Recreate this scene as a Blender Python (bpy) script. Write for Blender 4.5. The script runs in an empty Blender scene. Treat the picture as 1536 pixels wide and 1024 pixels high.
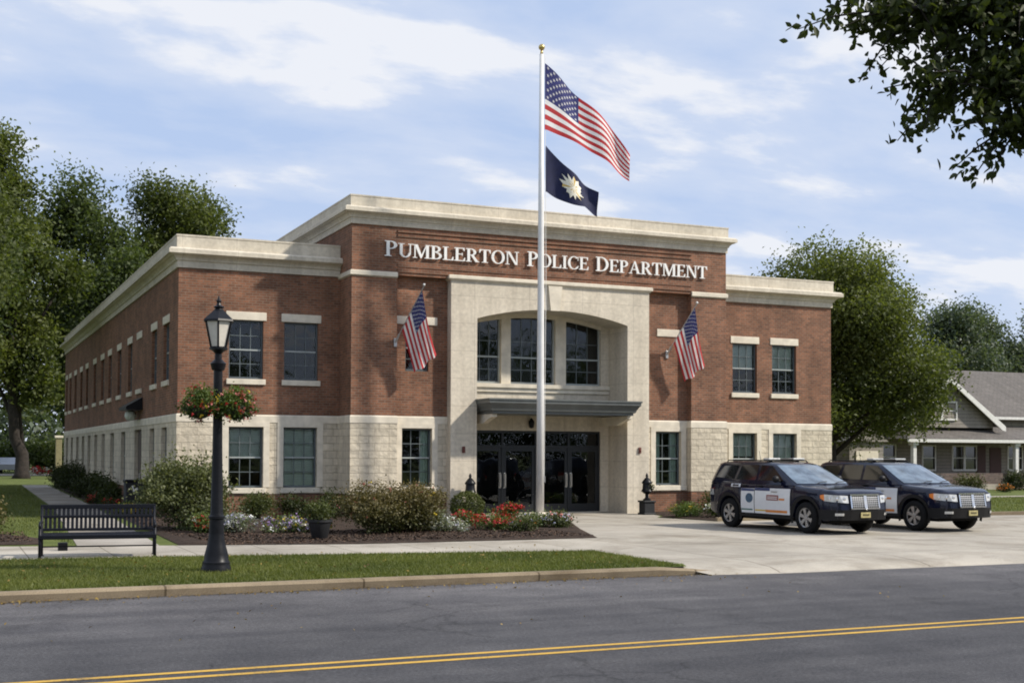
import bpy, bmesh, math, random
import numpy as np
from mathutils import Vector, Matrix
R = math.radians
random.seed(7)
S = bpy.context.scene
COL = S.collection

# ------------------------------------------------------------------ helpers
def tag(o, label=None, cat=None, group=None, kind=None):
    if label: o['label'] = label
    if cat: o['category'] = cat
    if group: o['group'] = group
    if kind: o['kind'] = kind
    return o

def empty(name, loc=(0, 0, 0), rz=0.0, parent=None):
    o = bpy.data.objects.new(name, None)
    o.empty_display_size = 0.2
    o.location = loc
    o.rotation_euler = (0, 0, rz)
    o.parent = parent
    COL.objects.link(o)
    return o

def copy_tree(o, parent=None):
    c = o.copy()
    COL.objects.link(c)
    c.parent = parent
    for ch in list(o.children):
        copy_tree(ch, c)
    return c

class MB:
    """collects faces of one mesh object"""
    def __init__(s):
        s.v = []; s.f = []; s.m = []; s.mi = 0
    def vert(s, p):
        s.v.append(tuple(p)); return len(s.v) - 1
    def face(s, pts):
        i = [s.vert(p) for p in pts]
        s.f.append(i); s.m.append(s.mi)
    def faces(s, verts, faces):
        b = len(s.v)
        s.v += [tuple(p) for p in verts]
        for f in faces:
            s.f.append([b + k for k in f]); s.m.append(s.mi)
    def box(s, x0, x1, y0, y1, z0, z1):
        v = [(x0,y0,z0),(x1,y0,z0),(x1,y1,z0),(x0,y1,z0),(x0,y0,z1),(x1,y0,z1),(x1,y1,z1),(x0,y1,z1)]
        s.faces(v, [(0,3,2,1),(4,5,6,7),(0,1,5,4),(1,2,6,5),(2,3,7,6),(3,0,4,7)])
        return s
    def bevbox(s, x0, x1, y0, y1, z0, z1, b=0.01):
        bm = bmesh.new()
        bmesh.ops.create_cube(bm, size=1)
        for v in bm.verts:
            v.co = Vector(((x0+x1)/2+v.co.x*(x1-x0), (y0+y1)/2+v.co.y*(y1-y0), (z0+z1)/2+v.co.z*(z1-z0)))
        bmesh.ops.bevel(bm, geom=list(bm.edges), offset=b, segments=2, affect='EDGES', profile=0.5)
        bm.verts.index_update()
        s.faces([v.co[:] for v in bm.verts], [[v.index for v in f.verts] for f in bm.faces])
        bm.free(); return s
    def tube(s, pts, rad, n=8, caps=True):
        pts = [Vector(p) for p in pts]
        if not isinstance(rad, (list, tuple)): rad = [rad]*len(pts)
        rings = []
        a = None
        for i, p in enumerate(pts):
            d = (pts[min(i+1, len(pts)-1)] - pts[max(i-1, 0)]).normalized()
            if a is None:
                a = d.orthogonal().normalized()
            else:
                a = (a - d*a.dot(d)).normalized()
            b = d.cross(a)
            rings.append([p + (a*math.cos(2*math.pi*k/n) + b*math.sin(2*math.pi*k/n))*rad[i] for k in range(n)])
        v = [q for r in rings for q in r]
        f = []
        for i in range(len(pts)-1):
            for k in range(n):
                f.append((i*n+k, i*n+(k+1)%n, (i+1)*n+(k+1)%n, (i+1)*n+k))
        if caps:
            f.append(tuple(range(n))[::-1]); f.append(tuple((len(pts)-1)*n+k for k in range(n)))
        s.faces(v, f); return s
    def lathe(s, prof, n=24, c=(0,0,0), axis='z', flute=None, caps=True):
        v = []; f = []
        for r, z in prof:
            for k in range(n):
                t = 2*math.pi*k/n
                rr = r
                if flute and flute[0] <= z <= flute[1]: rr = r*(1 - 0.07*(k % 2))
                if axis == 'z': v.append((c[0]+rr*math.cos(t), c[1]+rr*math.sin(t), c[2]+z))
                elif axis == 'x': v.append((c[0]+z, c[1]+rr*math.cos(t), c[2]+rr*math.sin(t)))
                else: v.append((c[0]+rr*math.cos(t), c[1]+z, c[2]+rr*math.sin(t)))
        m = len(prof)
        for i in range(m-1):
            for k in range(n):
                f.append((i*n+k, i*n+(k+1)%n, (i+1)*n+(k+1)%n, (i+1)*n+k))
        if caps: f.append(tuple(range(n))[::-1]); f.append(tuple((m-1)*n+k for k in range(n)))
        s.faces(v, f); return s
    def ball(s, c, rx, ry=None, rz=None, n=12):
        ry = ry or rx; rz = rz or rx
        prof = []
        m = n//2 + 1
        v = []; f = []
        for i in range(m+1):
            a = math.pi*i/m
            for k in range(n):
                t = 2*math.pi*k/n
                v.append((c[0]+rx*math.sin(a)*math.cos(t), c[1]+ry*math.sin(a)*math.sin(t), c[2]-rz*math.cos(a)))
        for i in range(m):
            for k in range(n):
                f.append((i*n+k, i*n+(k+1)%n, (i+1)*n+(k+1)%n, (i+1)*n+k))
        s.faces(v, f); return s
    def prism(s, poly, y0, y1):
        """poly in (x,z), extruded along y"""
        n = len(poly)
        v = [(x, y0, z) for x, z in poly] + [(x, y1, z) for x, z in poly]
        f = [tuple(range(n)), tuple(range(2*n-1, n-1, -1))] + [(i, (i+1)%n + 0, n+(i+1)%n, n+i)[::-1] for i in range(n)]
        s.faces(v, f); return s
    def prismx(s, poly, x0, x1):
        """poly in (y,z), extruded along x"""
        n = len(poly)
        v = [(x0, y, z) for y, z in poly] + [(x1, y, z) for y, z in poly]
        f = [tuple(range(n))[::-1], tuple(range(n, 2*n))] + [(i, (i+1)%n, n+(i+1)%n, n+i) for i in range(n)]
        s.faces(v, f); return s
    def sweep(s, path, prof, caps=True, right=1):
        """profile (out, z) swept along an XY path, outward = right-hand side of the path"""
        pts = [Vector((p[0], p[1])) for p in path]
        n = len(prof)
        v = []
        for i, p in enumerate(pts):
            ns = []
            if i > 0:
                d = (p - pts[i-1]).normalized(); ns.append(Vector((d.y, -d.x))*right)
            if i < len(pts)-1:
                d = (pts[i+1] - p).normalized(); ns.append(Vector((d.y, -d.x))*right)
            if len(ns) == 2:
                b = (ns[0]+ns[1]).normalized(); nn = b / max(b.dot(ns[0]), 0.2)
            else: nn = ns[0]
            for o, z in prof:
                v.append((p.x + nn.x*o, p.y + nn.y*o, z))
        f = []
        for i in range(len(pts)-1):
            for k in range(n-1):
                f.append((i*n+k, (i+1)*n+k, (i+1)*n+k+1, i*n+k+1))
        if caps:
            f.append(tuple(range(n))); f.append(tuple((len(pts)-1)*n+k for k in range(n))[::-1])
        s.faces(v, f); return s
    def build(s, name, mats, parent=None, smooth=False, loc=None, recalc=False, angle=None):
        if not isinstance(mats, (list, tuple)): mats = [mats]
        me = bpy.data.meshes.new(name)
        me.from_pydata(s.v, [], s.f)
        for m in mats: me.materials.append(m)
        me.polygons.foreach_set('material_index', s.m)
        if recalc:
            bm = bmesh.new(); bm.from_mesh(me)
            bmesh.ops.remove_doubles(bm, verts=bm.verts, dist=1e-5)
            bmesh.ops.recalc_face_normals(bm, faces=bm.faces)
            bm.to_mesh(me); bm.free()
        me.update()
        uv = me.uv_layers.new(name='UVMap')
        co = me.vertices
        for p in me.polygons:
            n = p.normal
            ax = max(range(3), key=lambda i: abs(n[i]))
            for li in p.loop_indices:
                c = co[me.loops[li].vertex_index].co
                uv.data[li].uv = (c[1], c[2]) if ax == 0 else ((c[0], c[2]) if ax == 1 else (c[0], c[1]))
        if smooth:
            for p in me.polygons: p.use_smooth = True
            if angle:
                me.set_sharp_from_angle(angle=R(angle))
        o = bpy.data.objects.new(name, me)
        COL.objects.link(o)
        if parent: o.parent = parent
        if loc: o.location = loc
        return o

# ------------------------------------------------------------------ materials
def new_mat(name):
    m = bpy.data.materials.new(name); m.use_nodes = True
    nt = m.node_tree
    return m, nt, nt.nodes['Principled BSDF']

def nd(nt, typ, **kw):
    n = nt.nodes.new(typ)
    for k, v in kw.items():
        if k.startswith('i_'):
            key = k[2:]
            key = int(key) if key.isdigit() else key.replace('_', ' ')
            n.inputs[key].default_value = v
        else: setattr(n, k, v)
    return n

def c4(c): return (c[0], c[1], c[2], 1.0)

def ramp(nt, fac, stops):
    r = nd(nt, 'ShaderNodeValToRGB')
    e = r.color_ramp.elements
    while len(e) < len(stops): e.new(0.5)
    for i, (p, c) in enumerate(stops):
        e[i].position = p; e[i].color = c4(c) if len(c) == 3 else c
    nt.links.new(fac, r.inputs[0])
    return r.outputs[0]

def mix(nt, a, b, fac, blend='MIX'):
    m = nd(nt, 'ShaderNodeMix', data_type='RGBA', blend_type=blend)
    for sock, val in ((0, fac), (6, a), (7, b)):
        if hasattr(val, 'is_linked') or hasattr(val, 'links'): nt.links.new(val, m.inputs[sock])
        elif isinstance(val, (int, float)): m.inputs[sock].default_value = val
        else: m.inputs[sock].default_value = c4(val)
    return m.outputs[2]

def noise(nt, vec, scale, detail=4, rough=0.55, dist=0.0):
    n = nd(nt, 'ShaderNodeTexNoise')
    n.inputs['Scale'].default_value = scale; n.inputs['Detail'].default_value = detail
    n.inputs['Roughness'].default_value = rough; n.inputs['Distortion'].default_value = dist
    if vec: nt.links.new(vec, n.inputs['Vector'])
    return n

def bump(nt, bsdf, height, strength, dist=0.01, normal=None):
    b = nd(nt, 'ShaderNodeBump'); b.inputs['Strength'].default_value = strength; b.inputs['Distance'].default_value = dist
    nt.links.new(height, b.inputs['Height'])
    if normal: nt.links.new(normal, b.inputs['Normal'])
    nt.links.new(b.outputs[0], bsdf.inputs['Normal'])
    return b.outputs[0]

def plain(name, col, rough=0.5, metal=0.0, var=0.12, scale=6.0, bmp=0.0, coat=0.0, spec=0.5):
    m, nt, b = new_mat(name)
    tc = nd(nt, 'ShaderNodeTexCoord')
    n = noise(nt, tc.outputs['Object'], scale, 5)
    lo = [c*(1-var) for c in col]; hi = [min(1, c*(1+var)) for c in col]
    nt.links.new(ramp(nt, n.outputs[0], [(0.3, lo), (0.7, hi)]), b.inputs['Base Color'])
    b.inputs['Roughness'].default_value = rough; b.inputs['Metallic'].default_value = metal
    b.inputs['Coat Weight'].default_value = coat; b.inputs['Coat Roughness'].default_value = 0.05
    b.inputs['Specular IOR Level'].default_value = spec
    if bmp: bump(nt, b, n.outputs[0], bmp, 0.01)
    return m

def brick_mat(name, c1, c2, mortar, w, h, msize, bumps=0.5, stain=0.35, rough=0.85, noise_bump=0.0, sq=1.0, offs=0.5, nscale=9.0):
    m, nt, b = new_mat(name)
    uv = nd(nt, 'ShaderNodeUVMap')
    t = nd(nt, 'ShaderNodeTexBrick')
    nt.links.new(uv.outputs[0], t.inputs['Vector'])
    t.offset = offs; t.squash = sq; t.squash_frequency = 2
    for k, v in (('Color1', c4(c1)), ('Color2', c4(c2)), ('Mortar', c4(mortar)), ('Scale', 1.0), ('Mortar Size', msize), ('Mortar Smooth', 0.15), ('Bias', 0.0), ('Brick Width', w), ('Row Height', h)):
        t.inputs[k].default_value = v
    big = noise(nt, uv.outputs[0], 0.9, 7, 0.66)
    fine = noise(nt, uv.outputs[0], nscale, 5, 0.6)
    col = mix(nt, t.outputs[0], ramp(nt, big.outputs[0], [(0.3, (1-stain,)*3), (0.7, (1.0+stain*0.4,)*3)]), 1.0, 'MULTIPLY')
    col = mix(nt, col, ramp(nt, fine.outputs[0], [(0.25, (0.78,)*3), (0.75, (1.18,)*3)]), 0.8, 'MULTIPLY')
    # run-off streaks: vertical stains
    mp = nd(nt, 'ShaderNodeMapping'); mp.inputs['Scale'].default_value = (2.2, 0.16, 1)
    nt.links.new(uv.outputs[0], mp.inputs[0])
    st = noise(nt, mp.outputs[0], 1.0, 5, 0.65)
    col = mix(nt, col, ramp(nt, st.outputs[0], [(0.36, (0.80, 0.78, 0.76)), (0.6, (1.04, 1.03, 1.02))]), 0.75, 'MULTIPLY')
    nt.links.new(col, b.inputs['Base Color'])
    b.inputs['Roughness'].default_value = rough
    inv = nd(nt, 'ShaderNodeMath', operation='SUBTRACT'); inv.inputs[0].default_value = 1.0
    nt.links.new(t.outputs['Fac'], inv.inputs[1])
    h_ = nd(nt, 'ShaderNodeMath', operation='MULTIPLY_ADD'); h_.inputs[1].default_value = noise_bump
    nt.links.new(fine.outputs[0], h_.inputs[0]); nt.links.new(inv.outputs[0], h_.inputs[2])
    bump(nt, b, h_.outputs[0], bumps, 0.02)
    return m

M = {}
M['brick'] = brick_mat('brick', (0.310, 0.130, 0.068), (0.175, 0.075, 0.041), (0.25, 0.19, 0.14), 0.21, 0.076, 0.009, 0.6, 0.42)
M['block'] = brick_mat('split_stone', (0.70, 0.625, 0.49), (0.60, 0.535, 0.42), (0.50, 0.44, 0.34), 0.46, 0.225, 0.009, 1.0, 0.16, 0.9, 2.2, 0.7, 0.42, 4.5)
M['stone'] = brick_mat('smooth_stone', (0.68, 0.615, 0.50), (0.65, 0.585, 0.475), (0.46, 0.41, 0.33), 1.9, 0.86, 0.007, 0.35, 0.14, 0.8, 0.25, 1.0, 0.0)
M['trim'] = plain('stone_trim', (0.68, 0.615, 0.50), 0.75, var=0.16, scale=3.0, bmp=0.15)
M['cornice'] = brick_mat('cornice_stone', (0.67, 0.61, 0.50), (0.63, 0.575, 0.47), (0.46, 0.41, 0.33), 1.6, 3.0, 0.006, 0.3, 0.16, 0.75, 0.2, 1.0, 0.0)
M['frame'] = plain('window_frame_paint', (0.085, 0.105, 0.115), 0.45, var=0.1)
M['muntin'] = plain('muntin_paint', (0.13, 0.155, 0.16), 0.45, var=0.1)
M['rail'] = plain('meeting_rail_paint', (0.36, 0.39, 0.38), 0.45, var=0.1)
M['doorframe'] = plain('bronze_door_frame', (0.025, 0.028, 0.032), 0.35, 0.3, var=0.1)
M['steel'] = plain('brushed_steel', (0.62, 0.60, 0.56), 0.3, 0.9, var=0.08)
M['chrome'] = plain('chrome', (0.75, 0.75, 0.76), 0.15, 1.0, var=0.03)
M['canopy'] = plain('canopy_metal', (0.115, 0.124, 0.120), 0.45, 0.1, var=0.15, scale=3)
M['blackiron'] = plain('black_iron', (0.007, 0.0075, 0.010), 0.38, 0.0, var=0.25, scale=20, bmp=0.1, spec=0.22)
M['benchiron'] = plain('bench_coating', (0.007, 0.008, 0.013), 0.45, 0.0, var=0.25, scale=20, spec=0.25)
M['blind'] = plain('window_blind', (0.82, 0.85, 0.78), 0.8, var=0.08)
M['curtain'] = plain('curtain_cloth', (0.66, 0.74, 0.66), 0.9, var=0.15)
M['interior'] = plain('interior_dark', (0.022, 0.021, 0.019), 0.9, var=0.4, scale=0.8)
M['white'] = plain('white_paint', (0.80, 0.79, 0.76), 0.45, var=0.05)
M['letter'] = plain('letter_paint', (0.86, 0.85, 0.82), 0.35, var=0.04)
M['polewhite'] = plain('pole_paint', (0.74, 0.73, 0.71), 0.35, 0.1, var=0.06, scale=3)
M['gold'] = plain('gilt', (0.62, 0.46, 0.18), 0.3, 0.8, var=0.1)
M['alum'] = plain('aluminium', (0.5, 0.5, 0.5), 0.4, 0.8, var=0.08)
M['roof'] = plain('roof_membrane', (0.24, 0.24, 0.23), 0.9, var=0.15)
M['redbox'] = plain('red_box', (0.13, 0.035, 0.025), 0.5)
M['brown'] = plain('brown_door', (0.055, 0.028, 0.018), 0.5, var=0.25)
M['bulb'] = plain('frosted_globe', (0.62, 0.66, 0.58), 0.4, var=0.06)
M['lampglass'] = plain('frosted_lamp_glass', (0.66, 0.62, 0.55), 0.25, var=0.1, scale=9)
M['pot'] = plain('dark_planter', (0.011, 0.012, 0.014), 0.6, var=0.3, scale=15, bmp=0.2)
M['tyre'] = plain('tyre_rubber', (0.009, 0.009, 0.0095), 0.85, var=0.2, spec=0.2)
M['rim'] = plain('alloy_rim', (0.42, 0.41, 0.40), 0.35, 0.7, var=0.1)
M['rimdark'] = plain('rim_shadow', (0.03, 0.03, 0.03), 0.7)
M['navy'] = plain('navy_car_paint', (0.006, 0.008, 0.022), 0.16, 0.0, var=0.08, coat=0.25, spec=0.4)
M['carblack'] = plain('black_car_trim', (0.008, 0.008, 0.009), 0.5, var=0.15, spec=0.25)
M['carwhite'] = plain('white_car_paint', (0.72, 0.73, 0.74), 0.25, var=0.03, coat=0.7)
M['lampclear'] = plain('clear_lamp', (0.62, 0.62, 0.60), 0.15, 0.3, var=0.25, scale=14, coat=1.0)
M['amber'] = plain('amber_lens', (0.75, 0.22, 0.04), 0.25, coat=0.6)
M['redlens'] = plain('red_lens', (0.35, 0.012, 0.01), 0.2, coat=0.8)
M['plate'] = plain('yellow_plate', (0.42, 0.36, 0.17), 0.45, var=0.25, scale=18)
M['decalblue'] = plain('decal_teal', (0.05, 0.10, 0.16), 0.4, var=0.4, scale=12)
M['decalnavy'] = plain('decal_navy', (0.03, 0.045, 0.13), 0.35, var=0.2, scale=10)
M['decalred'] = plain('decal_red', (0.26, 0.10, 0.09), 0.4, var=0.3, scale=12)
M['decalorange'] = plain('decal_orange', (0.62, 0.22, 0.05), 0.4)
M['decalgold'] = plain('decal_gold', (0.62, 0.42, 0.06), 0.4)
M['decalgreen'] = plain('decal_green', (0.03, 0.13, 0.11), 0.4)
M['bark'] = plain('bark', (0.026, 0.020, 0.016), 0.95, var=0.5, scale=5, bmp=0.6)
M['siding'] = brick_mat('house_siding', (0.29, 0.265, 0.235), (0.27, 0.245, 0.215), (0.10, 0.09, 0.085), 6.0, 0.2, 0.012, 0.4, 0.15)
M['housestone'] = brick_mat('house_brick', (0.17, 0.12, 0.10), (0.11, 0.08, 0.07), (0.16, 0.14, 0.12), 0.3, 0.12, 0.012, 0.5, 0.2)
M['shingle'] = brick_mat('roof_shingle', (0.165, 0.150, 0.138), (0.130, 0.119, 0.111), (0.08, 0.07, 0.06), 0.34, 0.16, 0.012, 0.6, 0.2, 0.95)
M['housetrim'] = plain('house_trim', (0.68, 0.67, 0.64), 0.6, var=0.1)
M['maroon'] = plain('maroon_panel', (0.06, 0.022, 0.02), 0.6)
M['carsilver'] = plain('silver_car_paint', (0.36, 0.38, 0.41), 0.3, 0.4, var=0.05, coat=0.6)
M['yellowpaint'] = plain('ochre_paint', (0.24, 0.21, 0.11), 0.6)

# glass
def glass_mat(name, tint, rough=0.02, alpha=0.75, spec=1.6):
    m = bpy.data.materials.new(name); m.use_nodes = True
    nt = m.node_tree; nt.nodes.clear()
    out = nd(nt, 'ShaderNodeOutputMaterial')
    tr = nd(nt, 'ShaderNodeBsdfTransparent'); tr.inputs[0].default_value = c4(tint)
    gl = nd(nt, 'ShaderNodeBsdfGlossy'); gl.inputs['Roughness'].default_value = rough
    gl.inputs[0].default_value = (0.9, 0.95, 1.0, 1)
    fr = nd(nt, 'ShaderNodeFresnel'); fr.inputs[0].default_value = spec
    tc = nd(nt, 'ShaderNodeTexCoord')
    n = noise(nt, tc.outputs['Object'], 1.3, 2)
    bp = nd(nt, 'ShaderNodeBump'); bp.inputs['Strength'].default_value = 0.12; bp.inputs['Distance'].default_value = 0.05
    nt.links.new(n.outputs[0], bp.inputs['Height']); nt.links.new(bp.outputs[0], gl.inputs['Normal'])
    mx = nd(nt, 'ShaderNodeMixShader')
    nt.links.new(fr.outputs[0], mx.inputs[0]); nt.links.new(tr.outputs[0], mx.inputs[1]); nt.links.new(gl.outputs[0], mx.inputs[2])
    nt.links.new(mx.outputs[0], out.inputs[0])
    return m
M['glass'] = glass_mat('window_glass', (0.82, 0.90, 0.86), 0.015, spec=1.6)
M['doorglass'] = glass_mat('door_glass', (0.42, 0.46, 0.46), 0.01, spec=1.6)

def darkglass(name, col, rough=0.06):
    m, nt, b = new_mat(name)
    tc = nd(nt, 'ShaderNodeTexCoord')
    n = noise(nt, tc.outputs['Object'], 2.5, 3)
    nt.links.new(ramp(nt, n.outputs[0], [(0.35, [c*0.5 for c in col]), (0.65, [c*1.6 for c in col])]), b.inputs['Base Color'])
    b.inputs['Roughness'].default_value = rough; b.inputs['Specular IOR Level'].default_value = 0.8
    b.inputs['Coat Weight'].default_value = 0.6
    return m
M['carglass'] = darkglass('tinted_car_glass', (0.012, 0.013, 0.012))
M['windshield'] = darkglass('windshield_glass', (0.10, 0.13, 0.16), 0.12)

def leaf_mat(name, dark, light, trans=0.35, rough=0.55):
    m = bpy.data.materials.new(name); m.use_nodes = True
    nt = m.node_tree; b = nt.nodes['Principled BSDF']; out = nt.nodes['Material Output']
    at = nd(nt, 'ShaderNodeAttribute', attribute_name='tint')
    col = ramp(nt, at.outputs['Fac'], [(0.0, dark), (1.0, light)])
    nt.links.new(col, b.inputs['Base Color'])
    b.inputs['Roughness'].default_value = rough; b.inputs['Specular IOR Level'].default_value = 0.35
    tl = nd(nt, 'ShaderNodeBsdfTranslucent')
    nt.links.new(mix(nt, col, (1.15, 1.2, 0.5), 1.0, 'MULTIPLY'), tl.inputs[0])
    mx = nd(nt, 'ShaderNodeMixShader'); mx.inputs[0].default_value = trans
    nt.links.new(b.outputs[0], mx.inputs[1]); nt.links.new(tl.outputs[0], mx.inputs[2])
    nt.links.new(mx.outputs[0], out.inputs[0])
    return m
L = {}
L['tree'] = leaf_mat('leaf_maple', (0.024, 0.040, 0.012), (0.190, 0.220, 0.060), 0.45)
L['treedark'] = leaf_mat('leaf_dark', (0.018, 0.034, 0.014), (0.120, 0.155, 0.052), 0.45)
L['far'] = leaf_mat('leaf_far_haze', (0.055, 0.080, 0.060), (0.150, 0.185, 0.115))  # distance haze put into the leaf colour, pale and bluish
L['near'] = leaf_mat('leaf_near_backlit', (0.018, 0.027, 0.008), (0.075, 0.095, 0.025), 0.4)  # dark leaf colour stands in for foliage seen against the light
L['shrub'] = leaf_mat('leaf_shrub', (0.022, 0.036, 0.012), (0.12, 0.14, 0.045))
L['yew'] = leaf_mat('leaf_yew', (0.028, 0.042, 0.018), (0.165, 0.18, 0.075))
L['rust'] = leaf_mat('leaf_rust', (0.030, 0.055, 0.016), (0.190, 0.140, 0.055), 0.25)
L['box'] = leaf_mat('leaf_box', (0.025, 0.034, 0.010), (0.11, 0.12, 0.035), 0.25)
L['clip'] = leaf_mat('leaf_clip', (0.040, 0.055, 0.014), (0.17, 0.19, 0.05), 0.25)
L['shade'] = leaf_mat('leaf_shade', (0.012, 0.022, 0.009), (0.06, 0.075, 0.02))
L['flowergreen'] = leaf_mat('leaf_flower', (0.03, 0.06, 0.015), (0.14, 0.19, 0.045))
L['grey'] = leaf_mat('leaf_grey', (0.09, 0.11, 0.08), (0.28, 0.31, 0.24))
L['grass'] = leaf_mat('grass_blade', (0.070, 0.095, 0.022), (0.260, 0.270, 0.075), 0.4)
L['dry'] = leaf_mat('fallen_leaf', (0.10, 0.05, 0.015), (0.36, 0.25, 0.06), 0.2)
L['chip'] = leaf_mat('mulch_chip', (0.018, 0.011, 0.008), (0.12, 0.075, 0.05), 0.0, 0.9)
def petal(name, a, b): return leaf_mat('petal_'+name, a, b, 0.25, 0.6)
P = dict(red=petal('red', (0.30, 0.012, 0.015), (0.55, 0.05, 0.05)), white=petal('white', (0.55, 0.56, 0.58), (0.85, 0.85, 0.85)),
         purple=petal('purple', (0.16, 0.10, 0.30), (0.42, 0.28, 0.52)), yellow=petal('yellow', (0.55, 0.38, 0.03), (0.75, 0.62, 0.10)),
         pink=petal('pink', (0.50, 0.10, 0.12), (0.70, 0.30, 0.28)), orange=petal('orange', (0.60, 0.16, 0.02), (0.75, 0.32, 0.06)),
         lilac=petal('lilac', (0.32, 0.32, 0.50), (0.62, 0.60, 0.75)))

# ground materials
def ground_mat(name, stops, scale, fine, bmp, rough=0.95, fleck=None, coord='Object', big=0.25):
    m, nt, b = new_mat(name)
    tc = nd(nt, 'ShaderNodeTexCoord'); v = tc.outputs[coord]
    a = noise(nt, v, scale, 6, 0.62); f = noise(nt, v, fine, 4, 0.7); g = noise(nt, v, big, 4, 0.5)
    col = ramp(nt, a.outputs[0], stops)
    col = mix(nt, col, ramp(nt, f.outputs[0], [(0.3, (0.72,)*3), (0.7, (1.3,)*3)]), 0.85, 'MULTIPLY')
    col = mix(nt, col, ramp(nt, g.outputs[0], [(0.35, (0.82,)*3), (0.65, (1.14,)*3)]), 0.8, 'MULTIPLY')
    nt.links.new(col, b.inputs['Base Color']); b.inputs['Roughness'].default_value = rough
    b.inputs['Specular IOR Level'].default_value = 0.25
    bump(nt, b, f.outputs[0], bmp, 0.02)
    return m, nt, b, col, v
M['lawn'] = ground_mat('lawn_grass', [(0.25, (0.06, 0.085, 0.020)), (0.5, (0.10, 0.125, 0.030)), (0.75, (0.16, 0.175, 0.05))], 1.6, 35, 1.0)[0]
M['soil'] = ground_mat('soil', [(0.3, (0.05, 0.055, 0.02)), (0.7, (0.09, 0.09, 0.035))], 0.4, 9, 0.5)[0]
M['mulch'] = ground_mat('bark_mulch', [(0.3, (0.022, 0.015, 0.011)), (0.7, (0.066, 0.044, 0.032))], 3.0, 40, 1.0)[0]

# asphalt with wear, cracks and oil
m, nt, b, col, v = ground_mat('asphalt', [(0.3, (0.052, 0.052, 0.057)), (0.7, (0.080, 0.079, 0.083))], 1.1, 90, 0.5, 0.88, big=0.18)
mp = nd(nt, 'ShaderNodeMapping'); mp.inputs['Scale'].default_value = (0.10, 1.6, 1)
nt.links.new(v, mp.inputs[0])
tr = noise(nt, mp.outputs[0], 1.0, 3, 0.5)
col = mix(nt, col, ramp(nt, tr.outputs[0], [(0.38, (0.78, 0.78, 0.80)), (0.62, (1.14, 1.13, 1.12))]), 0.7, 'MULTIPLY')
ag = noise(nt, v, 24, 8, 0.95)
col = mix(nt, col, ramp(nt, ag.outputs[0], [(0.34, (0.35,)*3), (0.50, (1.0,)*3), (0.66, (2.1,)*3)]), 1.0, 'MULTIPLY')
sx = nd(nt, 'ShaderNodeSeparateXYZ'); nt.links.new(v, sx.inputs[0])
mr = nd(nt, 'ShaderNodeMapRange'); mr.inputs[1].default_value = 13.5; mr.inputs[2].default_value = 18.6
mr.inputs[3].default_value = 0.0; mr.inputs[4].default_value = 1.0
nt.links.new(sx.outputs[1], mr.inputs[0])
col = mix(nt, col, mix(nt, col, (1.65, 1.60, 1.54), 1.0, 'MULTIPLY'), mr.outputs[0])  # vignette-like darkening towards the viewer put into the asphalt colour
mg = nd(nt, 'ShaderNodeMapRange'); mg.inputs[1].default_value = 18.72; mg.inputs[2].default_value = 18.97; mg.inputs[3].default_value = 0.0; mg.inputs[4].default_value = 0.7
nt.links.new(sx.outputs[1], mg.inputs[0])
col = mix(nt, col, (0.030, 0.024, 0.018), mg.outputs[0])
oil = noise(nt, v, 0.8, 5, 0.7, 0.8)
col = mix(nt, col, ramp(nt, oil.outputs[0], [(0.30, (0.62,)*3), (0.42, (1.0,)*3)]), 0.8, 'MULTIPLY')
vo = nd(nt, 'ShaderNodeTexVoronoi', feature='DISTANCE_TO_EDGE'); vo.inputs['Scale'].default_value = 0.33
wn = noise(nt, v, 2.2, 4); va = nd(nt, 'ShaderNodeVectorMath', operation='MULTIPLY_ADD'); va.inputs[1].default_value = (0.5, 0.5, 0.5)
nt.links.new(wn.outputs[1], va.inputs[0]); nt.links.new(v, va.inputs[2]); nt.links.new(va.outputs[0], vo.inputs['Vector'])
wn2 = noise(nt, v, 0.22, 2)
cr = nd(nt, 'ShaderNodeMath', operation='GREATER_THAN'); cr.inputs[1].default_value = 0.56; nt.links.new(wn2.outputs[0], cr.inputs[0])
ck = ramp(nt, vo.outputs[0], [(0.0, (0.55,)*3), (0.012, (1.0,)*3)])
col = mix(nt, col, mix(nt, col, ck, 0.8, 'MULTIPLY'), cr.outputs[0])
nt.links.new(col, b.inputs['Base Color'])
M['asphalt'] = m

# concrete with slab joints
def concrete(name, base, jw, jh, joint=0.008, offs=0.0):
    m, nt, b, col, v = ground_mat(name, [(0.3, [c*0.86 for c in base]), (0.7, [c*1.08 for c in base])], 0.9, 60, 0.25, 0.9, big=0.3)
    t = nd(nt, 'ShaderNodeTexBrick'); t.offset = offs
    nt.links.new(v, t.inputs['Vector'])
    for k, val in (('Color1', (1,1,1,1)), ('Color2', (0.93,0.93,0.92,1)), ('Mortar', (0.45,0.43,0.40,1)), ('Scale', 1.0), ('Mortar Size', joint), ('Brick Width', jw), ('Row Height', jh), ('Mortar Smooth', 0.3)):
        t.inputs[k].default_value = val
    col = mix(nt, col, t.outputs[0], 1.0, 'MULTIPLY')
    st = noise(nt, v, 0.45, 6, 0.7, 0.6)
    col = mix(nt, col, ramp(nt, st.outputs[0], [(0.32, (0.60, 0.57, 0.53)), (0.52, (1, 1, 1))]), 0.85, 'MULTIPLY')
    nt.links.new(col, b.inputs['Base Color'])
    return m
M['drive'] = concrete('driveway_concrete', (0.40, 0.365, 0.31), 3.4, 3.4, 0.018)
M['walk'] = concrete('sidewalk_concrete', (0.40, 0.365, 0.31), 1.5, 40, 0.014)
M['kerb'] = concrete('kerb_concrete', (0.27, 0.215, 0.145), 3.0, 30, 0.02)
M['path'] = concrete('path_concrete', (0.36, 0.33, 0.29), 40, 1.5, 0.012)

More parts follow.
